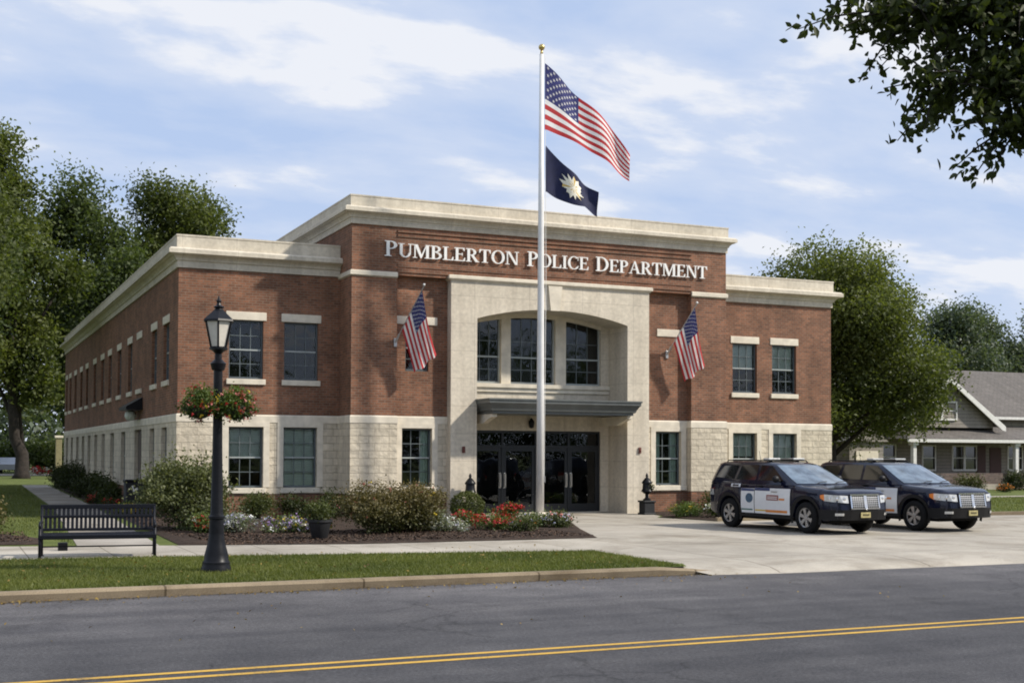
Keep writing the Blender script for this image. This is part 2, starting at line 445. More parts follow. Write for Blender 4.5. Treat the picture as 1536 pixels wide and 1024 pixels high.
# worn yellow line
m, nt, b = new_mat('yellow_line')
tc = nd(nt, 'ShaderNodeTexCoord')
n1 = noise(nt, tc.outputs['Object'], 26, 8, 0.9); n2 = noise(nt, tc.outputs['Object'], 1.2, 4, 0.6)
ad = nd(nt, 'ShaderNodeMath', operation='MULTIPLY_ADD'); ad.inputs[1].default_value = 0.5
nt.links.new(n2.outputs[0], ad.inputs[0]); nt.links.new(n1.outputs[0], ad.inputs[2])
nt.links.new(ramp(nt, ad.outputs[0], [(0.58, (0.10, 0.09, 0.07)), (0.70, (0.50, 0.30, 0.045)), (0.9, (0.62, 0.38, 0.06))]), b.inputs['Base Color'])
b.inputs['Roughness'].default_value = 0.8
M['line'] = m

# ------------------------------------------------------------------ foliage
def leaves_mesh(name, pos, size, tint, mat, parent=None, up=0.35, aspect=0.55, seed=0, loc=None, mats=None, midx=None, nrm=None, shape='card'):
    """one small folded leaf per position"""
    rng = np.random.default_rng(seed)
    n = len(pos)
    pos = np.asarray(pos, np.float32); size = np.broadcast_to(np.asarray(size, np.float32), (n,))
    nv = rng.normal(size=(n, 3)); nv[:, 2] = np.abs(nv[:, 2])*0.6 + up
    if nrm is not None: nv = nv*0.6 + nrm
    nv /= np.linalg.norm(nv, axis=1)[:, None]
    d = rng.normal(size=(n, 3)); d -= nv*np.sum(d*nv, 1)[:, None]; d /= np.linalg.norm(d, axis=1)[:, None]
    e = np.cross(nv, d)
    s = size[:, None]
    if shape == 'oval':
        K = 8
        out = [(-0.5, 0, 0), (-0.28, .30, .05), (0.02, .46, .07), (0.28, .27, .03), (0.52, 0, -.10), (0.28, -.27, .03), (0.02, -.46, .07), (-0.28, -.30, .05)]
        v = np.stack([pos + d*s*a + e*s*aspect*c + nv*s*h_ for a, c, h_ in out], 1).astype(np.float32)
        me = bpy.data.meshes.new(name)
        me.vertices.add(n*K); me.loops.add(n*8); me.polygons.add(n*2)
        me.vertices.foreach_set('co', v.reshape(-1))
        pat = np.array([0, 1, 2, 3, 4, 5, 6, 7])
        fa = np.array([[0, 1, 2, 3, 4], [0, 4, 5, 6, 7]])
        me.loops.add(n*2)
        me.loops.foreach_set('vertex_index', (np.arange(n)[:, None]*K + fa.reshape(-1)[None]).reshape(-1).astype(np.int32))
        me.polygons.foreach_set('loop_start', np.arange(0, n*10, 5, dtype=np.int32)); me.polygons.foreach_set('loop_total', np.full(n*2, 5, np.int32))
        me.materials.append(mat)
        at = me.attributes.new('tint', 'FLOAT', 'POINT'); at.data.foreach_set('value', np.repeat(np.clip(tint, 0, 1).astype(np.float32), K))
        me.update(); me.validate()
        o = bpy.data.objects.new(name, me); COL.objects.link(o)
        if parent: o.parent = parent
        return o
    v = np.empty((n, 4, 3), np.float32)
    v[:, 0] = pos - d*s*0.5
    v[:, 1] = pos + e*s*0.5*aspect + nv*s*0.10
    v[:, 2] = pos + d*s*0.5 - nv*s*0.08
    v[:, 3] = pos - e*s*0.5*aspect + nv*s*0.10
    me = bpy.data.meshes.new(name)
    me.vertices.add(n*4); me.loops.add(n*4); me.polygons.add(n)
    me.vertices.foreach_set('co', v.reshape(-1))
    me.loops.foreach_set('vertex_index', np.arange(n*4, dtype=np.int32))
    me.polygons.foreach_set('loop_start', np.arange(0, n*4, 4, dtype=np.int32))
    me.polygons.foreach_set('loop_total', np.full(n, 4, np.int32))
    for mm in (mats or [mat]): me.materials.append(mm)
    if midx is not None: me.polygons.foreach_set('material_index', np.asarray(midx, np.int32))
    at = me.attributes.new('tint', 'FLOAT', 'POINT')
    at.data.foreach_set('value', np.repeat(np.clip(tint, 0, 1).astype(np.float32), 4))
    me.update(); me.validate()
    o = bpy.data.objects.new(name, me); COL.objects.link(o)
    if parent: o.parent = parent
    if loc: o.location = loc
    return o

def clumps(lobes, n, rng, twig=0.35, per=10, shell=0.55, jit=0.16):
    """leaf positions: twigs spread through ellipsoid lobes, leaves round each twig"""
    vol = np.array([l[3]*l[4]*l[5] for l in lobes])**0.75
    k = max(1, n//per)
    which = rng.choice(len(lobes), k, p=vol/vol.sum())
    lb = np.array(lobes)[which]
    d = rng.normal(size=(k, 3)); d /= np.linalg.norm(d, axis=1)[:, None]
    r = shell + (1-shell)*rng.random(k)**0.7
    r *= 1 + jit*rng.normal(size=k)
    tw = lb[:, :3] + d*r[:, None]*lb[:, 3:6]
    tt = rng.random(k)
    idx = np.repeat(np.arange(k), per)
    p = tw[idx] + rng.normal(size=(k*per, 3))*twig
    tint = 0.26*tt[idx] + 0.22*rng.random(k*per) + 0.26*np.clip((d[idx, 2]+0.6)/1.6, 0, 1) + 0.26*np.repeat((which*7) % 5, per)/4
    return p, tint

def tree(name, label, base, height, trunk_h, rx, n, leaf, mat, trunk_r, seed, group=None, lobes_n=26, ry=None, lean=(0, 0), twig=None, squash=1.0, cat='tree'):
    rng = np.random.default_rng(seed)
    ry = ry or rx
    root = empty(name, base); tag(root, label, cat, group)
    rz = (height - trunk_h)/2; cz = trunk_h + rz
    lobes = []
    for i in range(lobes_n):
        while True:
            q = rng.uniform(-1, 1, 3)
            if 0.25 < np.linalg.norm(q) < 1: break
        q *= rng.uniform(0.72, 0.98)
        # narrower at the top
        t = (q[2]+1)/2
        w = (1.0 - 0.55*max(0, t-0.45)/0.55)*squash
        lr = rng.uniform(0.15, 0.34)
        lobes.append((q[0]*rx*w + lean[0]*t, q[1]*ry*w + lean[1]*t, cz + q[2]*rz, lr*rx, lr*ry, lr*min(rz, rx*1.2)*0.85))
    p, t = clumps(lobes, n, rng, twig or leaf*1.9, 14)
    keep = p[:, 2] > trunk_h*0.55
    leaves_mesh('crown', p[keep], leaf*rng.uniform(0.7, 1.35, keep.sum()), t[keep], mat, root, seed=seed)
    mb = MB()
    top = (lean[0]*0.6, lean[1]*0.6, trunk_h + rz*1.35)
    pts = [(0, 0, -0.1), (trunk_r*0.1, 0, 0.35), (0.06*trunk_r, 0.1*trunk_r, trunk_h*0.6), (lean[0]*0.2, lean[1]*0.2, trunk_h), (lean[0]*0.4, lean[1]*0.4, trunk_h+rz*0.7), top]
    mb.tube(pts, [trunk_r*1.5, trunk_r*1.08, trunk_r*0.92, trunk_r*0.8, trunk_r*0.5, trunk_r*0.15], 10)
    for l in lobes[:16]:
        z0 = min(max(l[2] - rz*0.55, trunk_h*0.8), trunk_h + rz*1.1)
        f = (z0 - trunk_h)/max(rz*1.35, 0.1)
        a = (lean[0]*0.5*max(f, 0), lean[1]*0.5*max(f, 0), z0)
        mid = ((a[0]+l[0])/2, (a[1]+l[1])/2, a[2]*0.45 + l[2]*0.55 - 0.1)
        mb.tube([a, mid, l[:3]], [trunk_r*0.42, trunk_r*0.26, trunk_r*0.08], 6)
    mb.build('trunk', M['bark'], root, smooth=True)
    return root

def shrub(name, label, base, rx, ry, rz, n, leaf, mat, seed, group=None, spiky=0.0, lobes_n=9, blossoms=None, cat='shrub', round_=False, up=0.35):
    """base = ground point; crown an uneven mound"""
    rng = np.random.default_rng(seed)
    root = empty(name, base); tag(root, label, cat, group)
    lobes = []
    if round_:
        lobes = [(0, 0, rz, rx, ry, rz)]
        p, t = clumps(lobes, n, rng, leaf*0.45, 6, 0.84, 0.03)
    else:
        lobes.append((0, 0, rz*0.9, rx*0.72, ry*0.72, rz*0.8))
        for i in range(lobes_n):
            a = rng.uniform(0, 2*math.pi); q = rng.uniform(0.35, 0.72); h = rng.uniform(0.35, 1.45)
            k = 0.40 + 0.12*rng.random()
            sh = math.sqrt(max(0.1, 1-(max(0, h-0.7))**2))
            lobes.append((math.cos(a)*rx*q*sh, math.sin(a)*ry*q*sh, rz*h, rx*k, ry*k, rz*k))
        p, t = clumps(lobes, n, rng, leaf*1.2, 8, 0.5)
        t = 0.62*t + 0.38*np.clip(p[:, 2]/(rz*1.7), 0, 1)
    if spiky:
        k = len(p)//3
        d = rng.normal(size=(k//9+1, 3)); d[:, 2] = np.abs(d[:, 2])*0.8 + 0.35; d /= np.linalg.norm(d, axis=1)[:, None]
        L_ = rng.uniform(0.7, 1.0 + spiky, k//9+1)
        f = rng.uniform(0.45, 1, (k//9+1, 9))
        q = (d[:, None, :]*np.array([rx, ry, rz*1.5])*(L_[:, None]*f)[..., None] + np.array([0, 0, rz*0.45])).reshape(-1, 3)
        q += rng.normal(size=q.shape)*leaf*0.5
        p = np.vstack([p, q]); t = np.concatenate([t, 0.45+0.5*rng.random(len(q))])
    keep = p[:, 2] > 0.015
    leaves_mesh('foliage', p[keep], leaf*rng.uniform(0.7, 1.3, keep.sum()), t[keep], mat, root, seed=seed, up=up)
    mb = MB()
    for l in lobes[:7]:
        mb.tube([(l[0]*0.08, l[1]*0.08, -0.03), (l[0]*0.5, l[1]*0.5, l[2]*0.55), (l[0], l[1], l[2])], [0.022, 0.016, 0.006], 5)
    mb.build('stem', M['bark'], root)
    if blossoms:
        for bm_, cnt, bs in blossoms:
            cnt = int(cnt*1.35)
            d = rng.normal(size=(cnt, 3)); d[:, 2] = np.abs(d[:, 2]); d /= np.linalg.norm(d, axis=1)[:, None]
            lb = np.array(lobes)[rng.choice(len(lobes), cnt)]
            q = lb[:, :3] + d*lb[:, 3:6]*1.02
            q = np.repeat(q, 5, 0) + rng.normal(size=(cnt*5, 3))*bs*0.45; bs = bs*1.12
            q[:, 2] = np.maximum(q[:, 2], 0.03)
            leaves_mesh('blossom', q, bs*rng.uniform(0.7, 1.2, len(q)), rng.random(len(q)), bm_, root, up=0.8, aspect=0.9, seed=seed+5)
    return root

def flowers(label, base, rx, ry, rz, blossoms, seed, green=None, n=900, group='flower clumps in the mulch bed'):
    rx, ry, rz, n = rx*1.12, ry*1.1, rz*1.15, int(n*1.5)
    return shrub('flower_clump', label, base, rx, ry, rz, n, 0.06, green or L['flowergreen'], seed, group, lobes_n=10, blossoms=blossoms, cat='flowers')

# ------------------------------------------------------------------ world, sun, camera
SUN_AZ, SUN_EL = R(122.5), R(40)          # clockwise from +Y
w = bpy.data.worlds.new('World'); S.world = w; w.use_nodes = True
nt = w.node_tree; bg = nt.nodes['Background']
sky = nd(nt, 'ShaderNodeTexSky', sky_type='NISHITA'); sky.sun_disc = False
sky.sun_elevation = SUN_EL; sky.sun_rotation = SUN_AZ; sky.air_density = 1.0; sky.dust_density = 0.6; sky.ozone_density = 2.0
tc = nd(nt, 'ShaderNodeTexCoord')
sp = nd(nt, 'ShaderNodeSeparateXYZ'); nt.links.new(tc.outputs['Generated'], sp.inputs[0])
za = nd(nt, 'ShaderNodeMath', operation='ADD'); za.inputs[1].default_value = 0.24; nt.links.new(sp.outputs[2], za.inputs[0])
zm = nd(nt, 'ShaderNodeMath', operation='MAXIMUM'); zm.inputs[1].default_value = 0.03; nt.links.new(za.outputs[0], zm.inputs[0])
dx = nd(nt, 'ShaderNodeMath', operation='DIVIDE'); dy = nd(nt, 'ShaderNodeMath', operation='DIVIDE')
for k, d_ in ((0, dx), (1, dy)):
    nt.links.new(sp.outputs[k], d_.inputs[0]); nt.links.new(zm.outputs[0], d_.inputs[1])
cx = nd(nt, 'ShaderNodeCombineXYZ'); nt.links.new(dx.outputs[0], cx.inputs[0]); nt.links.new(dy.outputs[0], cx.inputs[1])
mpc = nd(nt, 'ShaderNodeMapping'); mpc.inputs['Rotation'].default_value = (0, 0, R(24)); mpc.inputs['Scale'].default_value = (0.75, 1.25, 1); mpc.inputs['Location'].default_value = (1.7, 0.4, 0)
nt.links.new(cx.outputs[0], mpc.inputs[0])
n1 = noise(nt, mpc.outputs[0], 3.1, 7, 0.55, 0.15)
n2 = noise(nt, mpc.outputs[0], 0.9, 4, 0.55)
cm = nd(nt, 'ShaderNodeMath', operation='MULTIPLY_ADD'); cm.inputs[1].default_value = 0.75
nt.links.new(n2.outputs[0], cm.inputs[0]); nt.links.new(n1.outputs[0], cm.inputs[2])
cf = ramp(nt, cm.outputs[0], [(0.74, (0.20,)*3), (0.92, (0.45,)*3), (1.14, (0.9,)*3)])
hz = nd(nt, 'ShaderNodeMapRange'); hz.inputs[1].default_value = 0.0; hz.inputs[2].default_value = 0.30; hz.inputs[3].default_value = 0.62; hz.inputs[4].default_value = 0.0
nt.links.new(sp.outputs[2], hz.inputs[0])
mx1 = nd(nt, 'ShaderNodeMath', operation='MAXIMUM'); nt.links.new(cf, mx1.inputs[0]); nt.links.new(hz.outputs[0], mx1.inputs[1])
skyc = mix(nt, sky.outputs[0], (4.3, 6.1, 9.7), 0.85)
cl = mix(nt, skyc, (9.6, 9.75, 10.2), mx1.outputs[0])
nt.links.new(cl, bg.inputs['Color']); bg.inputs['Strength'].default_value = 0.094

sd = Vector((math.sin(SUN_AZ)*math.cos(SUN_EL), math.cos(SUN_AZ)*math.cos(SUN_EL), math.sin(SUN_EL)))
sl = bpy.data.lights.new('sun', 'SUN'); sl.energy = 5.0; sl.angle = R(2.4); sl.color = (1.0, 0.93, 0.82)
so = bpy.data.objects.new('sun', sl); COL.objects.link(so); so.rotation_euler = (-sd).to_track_quat('-Z', 'Y').to_euler(); so.location = sd*80

cam = bpy.data.cameras.new('camera'); co = bpy.data.objects.new('camera', cam); COL.objects.link(co); S.camera = co
cam.sensor_width = 36; cam.lens = 1907.09/1536*36; cam.shift_y = 0.0773; cam.clip_end = 5000
yw, pt, rl = R(24.17), R(1.498), R(0.239)
fw = Vector((math.sin(yw)*math.cos(pt), math.cos(yw)*math.cos(pt), math.sin(pt)))
rt = Vector((math.cos(yw), -math.sin(yw), 0)); up = rt.cross(fw)
r2 = rt*math.cos(rl) + up*math.sin(rl); u2 = -rt*math.sin(rl) + up*math.cos(rl)
mat = Matrix((r2, u2, -fw)).transposed().to_4x4(); mat.translation = Vector((0, 0, 1.95))
co.matrix_world = mat
S.view_settings.view_transform = 'Standard'; S.view_settings.look = 'None'; S.view_settings.exposure = 0; S.view_settings.gamma = 1
S.render.engine = 'CYCLES'; S.cycles.filter_width = 1.9
S.cycles.max_bounces = 8; S.cycles.transparent_max_bounces = 12; S.cycles.caustics_reflective = False; S.cycles.caustics_refractive = False

# ------------------------------------------------------------------ the setting
def sheet(name, poly, z, mat_, sub=None):
    mb = MB()
    mb.face([(p[0], p[1], z if len(p) < 3 else p[2]) for p in poly])
    o = mb.build(name, mat_)
    return tag(o, kind='structure')

def strips(name, quads, mat_):
    mb = MB()
    for q in quads: mb.face(q)
    return tag(mb.build(name, mat_), kind='structure')

sheet('ground', [(-1500, -1500), (1500, -1500), (1500, 1500), (-1500, 1500)], -0.16, M['soil'])
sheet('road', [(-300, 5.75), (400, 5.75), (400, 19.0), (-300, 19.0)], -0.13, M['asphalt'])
strips('road_marking', [[(-300, y-0.052, -0.126), (400, y-0.052, -0.126), (400, y+0.052, -0.126), (-300, y+0.052, -0.126)] for y in (12.02, 12.31)], M['line'])
sheet('lawn', [(-300, 19.12), (11.95, 19.12), (12.3, 19.9), (60, 19.9), (60, 19.12), (400, 19.12), (400, 600), (-300, 600)], 0.0, M['lawn'])
sheet('far_verge', [(-300, -300), (400, -300), (400, 5.45), (-300, 5.45)], 0.0, M['lawn'])
# driveway apron slopes from the pavement level to the gutter
strips('driveway_apron', [[(11.9, 19.72, 0.004), (11.9, 18.98, -0.05), (12.9, 18.75, -0.10), (56, 18.45, -0.122), (56, 19.72, 0.004)],
                          [(11.9, 18.98, -0.05), (12.2, 18.7, -0.125), (13.5, 18.5, -0.126), (56, 18.2, -0.126), (56, 18.45, -0.122), (12.9, 18.75, -0.10)]], M['drive'])
sheet('driveway', [(12.15, 19.72), (56, 19.72), (56, 30.6), (31.5, 31.7), (20.75, 31.55), (20.3, 34.2), (20.9, 35.0), (21.45, 36.9), (21.45, 38.6), (14.4, 38.6),
                   (14.4, 36.9), (13.6, 36.1), (13.2, 34.6), (13.0, 33.1), (12.8, 29.5), (12.8, 26.2), (12.6, 24.3), (12.1, 22.8), (11.95, 20.6)], 0.004, M['drive'])
sheet('sidewalk', [(-40, 31.5), (1.0, 24.72), (3.76, 24.40), (8.2, 23.57), (12.1, 22.8), (12.6, 24.3), (14.1, 26.2), (11.6, 26.2), (8.2, 26.25), (4.5, 27.25), (1.1, 28.2), (-40, 35)], 0.008, M['walk'])
sheet('side_path', [(2.6, 27.75), (4.2, 27.35), (5.0, 47), (5.75, 80), (4.35, 80), (3.6, 47)], 0.010, M['path'])
sheet('house_path', [(36, 45.6), (90, 45.6), (90, 46.9), (36, 46.9)], 0.012, M['walk'])
sheet('far_lane', [(-60, 112), (9, 112), (9, 121), (-60, 121)], 0.012, M['walk'])
def mound(name, poly, z, mat_):
    mb = MB()
    n = len(poly); cxm = sum(p[0] for p in poly)/n; cym = sum(p[1] for p in poly)/n
    inner = []
    for i, p in enumerate(poly):
        a = Vector(poly[i-1]); b = Vector(p); c = Vector(poly[(i+1) % n])
        t = ((b-a).normalized() + (c-b).normalized()).normalized()
        inner.append((p[0]-t.y*0.22, p[1]+t.x*0.22))
    for i in range(n):
        j = (i+1) % n
        mb.face([(poly[i][0], poly[i][1], 0.013), (poly[j][0], poly[j][1], 0.013), (inner[j][0], inner[j][1], z), (inner[i][0], inner[i][1], z)])
    mb.face([(p[0], p[1], z) for p in inner])
    return tag(mb.build(name, mat_), kind='structure')
BED = [(4.6, 27.3), (8.2, 26.3), (11.6, 26.25), (14.0, 26.3), (15.2, 29.5), (16.7, 33.1), (16.8, 34.5), (15.5, 36.0), (14.45, 36.76), (14.42, 37.05), (12.7, 37.05), (12.66, 36.8), (11.2, 36.8), (11.2, 38.05), (6.35, 38.05), (6.3, 76), (5.85, 76), (5.15, 47)]
mound('mulch_bed', BED, 0.05, M['mulch'])
mound('mulch_bed', [(20.8, 31.7), (25.5, 31.8), (25.5, 34.2), (24.6, 38.0), (24.58, 36.8), (23.2, 36.8), (23.19, 37.05), (21.5, 37.05), (21.0, 35.0), (20.4, 34.2)], 0.05, M['mulch'])
mound('mulch_bed', [(-12, 31.6), (1.0, 28.6), (1.9, 28.5), (2.1, 30.4), (0.9, 33.5), (-12, 36.5)], 0.05, M['mulch'])
# kerbs
mb = MB()
prof = [(-0.17, -0.15), (0.0, -0.15), (0.02, -0.03), (-0.015, 0.008), (-0.17, 0.012), (-0.17, -0.15)]
mb.sweep([(-200, 19.12-0.17), (11.3, 19.12-0.17)], prof)
k0 = len(mb.v)
mb.sweep([(11.3, 18.95), (12.3, 18.9), (13.4, 18.72)], prof)
nn = len(prof)
for i, f in ((1, 0.55), (2, 0.06)):
    for k in range(nn):
        x, y, z = mb.v[k0 + i*nn + k]
        mb.v[k0 + i*nn + k] = (x, y, -0.15 + (z+0.15)*f)
tag(mb.build('kerb', M['kerb']), kind='structure')
mb = MB()
mb.sweep([(13.0, 5.6), (-200, 5.6)], prof); mb.sweep([(300, 5.6), (13.0, 5.6)], prof)
tag(mb.build('kerb', M['kerb']), kind='structure')
mb = MB()
mb.sweep([(20.8, 31.72), (31.5, 31.84), (60, 30.5)], [(0.12, 0.0), (0.12, 0.11), (0.02, 0.12), (0.02, 0.0), (0.12, 0.0)])
tag(mb.build('lot_kerb', M['kerb']), kind='structure')

# grass blades on the front strip and the lawns near enough to show them
def grass(name, polys, n, h, seed, label):
    rng = np.random.default_rng(seed)
    pos = []
    from mathutils.geometry import intersect_point_tri_2d
    for poly, frac in polys:
        xs = [p[0] for p in poly]; ys = [p[1] for p in poly]
        q = rng.uniform((min(xs), min(ys)), (max(xs), max(ys)), (int(n*frac*1.6), 2))
        inside = np.zeros(len(q), bool)
        j = len(poly)-1
        for i in range(len(poly)):
            xi, yi = poly[i]; xj, yj = poly[j]
            c = ((yi > q[:, 1]) != (yj > q[:, 1])) & (q[:, 0] < (xj-xi)*(q[:, 1]-yi)/((yj-yi) or 1e-9)+xi)
            inside ^= c; j = i
        pos.append(q[inside][:int(n*frac)])
    q = np.vstack(pos); n = len(q)
    a = rng.uniform(0, 2*math.pi, n); lean = rng.normal(size=(n, 2))*0.45
    hh = h*rng.uniform(0.55, 1.25, n); wd = 0.0065*rng.uniform(0.8, 1.6, n)
    patch = 0.5 + 0.25*np.sin(q[:, 0]*1.7+q[:, 1]*0.6) + 0.25*np.sin(q[:, 1]*2.3-q[:, 0]*0.9+1) 
    v = np.zeros((n, 3, 3), np.float32)
    v[:, 0, 0] = q[:, 0]-np.cos(a)*wd; v[:, 0, 1] = q[:, 1]-np.sin(a)*wd
    v[:, 1, 0] = q[:, 0]+np.cos(a)*wd; v[:, 1, 1] = q[:, 1]+np.sin(a)*wd
    v[:, 2, 0] = q[:, 0]+lean[:, 0]*hh; v[:, 2, 1] = q[:, 1]+lean[:, 1]*hh; v[:, 2, 2] = hh
    me = bpy.data.meshes.new(name)
    me.vertices.add(n*3); me.loops.add(n*3); me.polygons.add(n)
    me.vertices.foreach_set('co', v.reshape(-1)); me.loops.foreach_set('vertex_index', np.arange(n*3, dtype=np.int32))
    me.polygons.foreach_set('loop_start', np.arange(0, n*3, 3, dtype=np.int32)); me.polygons.foreach_set('loop_total', np.full(n, 3, np.int32))
    me.materials.append(L['grass'])
    at = me.attributes.new('tint', 'FLOAT', 'POINT')
    t = np.clip(0.45*rng.random(n) + 0.40*patch + 0.35*(rng.random(n) > 0.90) - 0.05, 0, 1)
    tv = np.stack([t*0.5, t*0.5, t], 1)
    at.data.foreach_set('value', tv.reshape(-1).astype(np.float32))
    me.update(); me.validate()
    o = bpy.data.objects.new(name, me); COL.objects.link(o)
    return tag(o, label, 'grass', kind='stuff')
STRIP = [(-4, 19.16), (11.9, 19.16), (12.0, 20.6), (12.0, 22.75), (8.2, 23.5), (3.76, 24.34), (1.0, 24.66), (-4, 25.5)]
grass('verge_grass', [(STRIP, 1.0)], 110000, 0.055, 3, 'mown green grass of the verge between kerb and pavement')
grass('side_grass', [([(-3, 32.5), (1.0, 33.6), (2.2, 30.6), (2.55, 28.2), (3.5, 47), (4.3, 80), (-3, 80)], 0.5), ([(20.9, 31.95), (31.5, 32.05), (50, 31.4), (50, 45.4), (32, 45.4), (25.6, 37.5)], 0.5)], 70000, 0.08, 4, 'mown green lawn grass beside the brick building')

def litter(name, n, boxes, size, mat_, seed, label, z):
    rng = np.random.default_rng(seed)
    p = []
    for (x0, x1, y0, y1), f in boxes:
        k = int(n*f)
        p.append(np.stack([rng.uniform(x0, x1, k), rng.uniform(y0, y1, k), z + 0.012*rng.random(k)], 1))
    p = np.vstack(p)
    o = leaves_mesh(name, p, size*rng.uniform(0.6, 1.4, len(p)), rng.random(len(p)), mat_, seed=seed, up=1.6)
    return tag(o, label, 'litter', kind='stuff')
litter('gutter_leaves', 520, [((-1, 13, 18.62, 18.93), 0.7), ((-1, 13, 17.9, 18.93), 0.2), ((0, 14, 14, 18), 0.1)], 0.045, L['dry'], 11, 'dry yellow leaves scattered along the gutter', -0.122)
litter('lawn_leaves', 260, [((0, 12, 19.3, 24.2), 1.0)], 0.05, L['dry'], 12, 'dry yellow leaves scattered over the verge grass', 0.045)
litter('bark_chips', 9000, [((5.2, 14.0, 26.5, 30.5), 0.6), ((4.9, 6.2, 29, 50), 0.15), ((-1, 1.8, 28.9, 32.5), 0.15), ((20.9, 25.2, 31.9, 35), 0.1)], 0.06, L['chip'], 13, 'brown bark chips covering the planting beds', 0.052)

# ------------------------------------------------------------------ the brick building
D, W = 36.82, 38.08
BAY = 37.07
b = empty('brick_building', (17.9, 38.0, 0))
tag(b, 'two storey red brick public building with cream stone base and arched stone entrance', 'building')
class BParent:                                           # geometry is written in world metres; parts hang from the building Empty
    pass
def part(mb, name, mats, parent=b, **kw):
    o = mb.build(name, mats, None, **kw)
    o.parent = parent
    off = Vector((0, 0, 0)); q = parent
    while q: off += Vector(q.location); q = q.parent
    o.location = -off
    return o

def wall(mb, facing, plane, a0, a1, z0, z1, holes=(), depth=0.16):
    """wall rectangle with real openings and their reveals; facing 'S' = -Y, 'W' = -X, 'E' = +X, 'N' = +Y"""
    sg = {'S': 1, 'W': 1, 'E': -1, 'N': -1}[facing]
    def P_(a, z, d=0.0):
        return (a, plane+sg*d, z) if facing in 'SN' else (plane+sg*d, a, z)
    xs = sorted(set([a0, a1] + [v for h in holes for v in (h[0], h[1]) if a0 < v < a1]))
    zs = sorted(set([z0, z1] + [v for h in holes for v in (h[2], h[3]) if z0 < v < z1]))
    for i in range(len(xs)-1):
        for k in range(len(zs)-1):
            ca, cz = (xs[i]+xs[i+1])/2, (zs[k]+zs[k+1])/2
            if any(h[0] < ca < h[1] and h[2] < cz < h[3] for h in holes): continue
            mb.face([P_(xs[i], zs[k]), P_(xs[i+1], zs[k]), P_(xs[i+1], zs[k+1]), P_(xs[i], zs[k+1])])
    for h in holes:
        c0, c1, e0, e1 = max(h[0], a0), min(h[1], a1), max(h[2], z0), min(h[3], z1)
        if h[0] >= a0: mb.face([P_(c0, e0), P_(c0, e1), P_(c0, e1, depth), P_(c0, e0, depth)])
        if h[1] <= a1: mb.face([P_(c1, e0), P_(c1, e1), P_(c1, e1, depth), P_(c1, e0, depth)])
        if h[2] >= z0: mb.face([P_(c0, e0), P_(c1, e0), P_(c1, e0, depth), P_(c0, e0, depth)])
        if h[3] <= z1: mb.face([P_(c0, e1), P_(c1, e1), P_(c1, e1, depth), P_(c0, e1, depth)])

# openings
up_l = [(7.80, 8.84, 4.17, 5.93), (9.48, 10.54, 4.17, 5.93)]
lo_l = [(7.82, 8.86, 0.90, 2.73), (9.48, 10.52, 0.90, 2.73)]
up_r = [(25.70, 26.74, 4.17, 5.93), (27.40, 28.46, 4.17, 5.93)]
lo_r = [(25.70, 26.72, 0.90, 2.73), (27.42, 28.46, 0.90, 2.73)]
c_l, c_r = (12.92, 13.90, 0.92, 2.72), (21.93, 22.92, 0.92, 2.72)
c_up = (13.02, 13.78, 4.5, 5.93)
side_up = [40.21, 42.65, 48.46, 51.55, 54.58, 57.21, 60.22, 63.56, 66.25, 69.29, 72.1, 74.3]
side_lo = [40.35, 42.84, 50.05, 53.46, 56.56, 59.4, 62.2, 64.98, 67.76, 70.74, 73.6]
s_up = [(y-0.53, y+0.53, 4.17, 5.93) for y in side_up]
s_lo = [(y-(0.52 if y < 45 else 0.62), y+(0.52 if y < 45 else 0.62), 0.90, 2.73) for y in side_lo]
s_door = (45.2, 46.9, 0.0, 2.75)
TB, TS = 3.08, 0.72     # stone from TS to TB over a brick plinth

brick = MB(); block = MB()
# wings and side walls
wall(brick, 'S', W, 6.31, 11.21, TB, 7.42, up_l); wall(brick, 'S', W, 24.58, 30.03, TB, 7.42, up_r)
wall(brick, 'S', W-0.0, 6.31, 11.21, 0, TS); wall(brick, 'S', W, 24.58, 30.03, 0, TS)
wall(block, 'S', W-0.02, 6.29, 11.21, TS, TB, lo_l, 0.2); wall(block, 'S', W-0.02, 24.58, 30.05, TS, TB, lo_r, 0.2)
wall(brick, 'W', 6.31, W, 75.4, TB, 7.42, s_up); wall(block, 'W', 6.29, W-0.02, 75.4, TS, TB, s_lo + [s_door], 0.2)
wall(brick, 'W', 6.31, W, 75.4, 0, TS, [s_door])
wall(brick, 'E', 30.03, W, 75.4, TB, 7.42); wall(block, 'E', 30.05, W-0.02, 75.4, 0, TB)
wall(brick, 'N', 75.4, 6.31, 30.03, 0, 7.42)
# centre block
wall(brick, 'S', D, 11.21, 24.58, 7.40, 8.9)
wall(brick, 'S', D, 11.21, 12.66, TB, 7.40); wall(brick, 'S', D, 23.19, 24.58, TB, 7.40)
wall(brick, 'S', BAY, 12.66, 14.45, TB, 7.40, [c_up]); wall(brick, 'S', BAY, 21.46, 23.19, TB, 7.40)
brick.face([(12.66, D, TB), (12.66, BAY, TB), (12.66, BAY, 7.40), (12.66, D, 7.40)]); brick.face([(23.19, D, TB), (23.19, BAY, TB), (23.19, BAY, 7.40), (23.19, D, 7.40)])
brick.face([(12.66, D, 7.40), (23.19, D, 7.40), (23.19, BAY, 7.40), (12.66, BAY, 7.40)])
wall(brick, 'W', 11.21, D, W, TB, 8.9); wall(brick, 'W', 11.21, W, 52, 7.42, 8.9)
wall(brick, 'E', 24.58, D, W, TB, 8.9); wall(brick, 'E', 24.58, W, 52, 7.42, 8.9); wall(brick, 'N', 52, 11.21, 24.58, 7.42, 8.9)
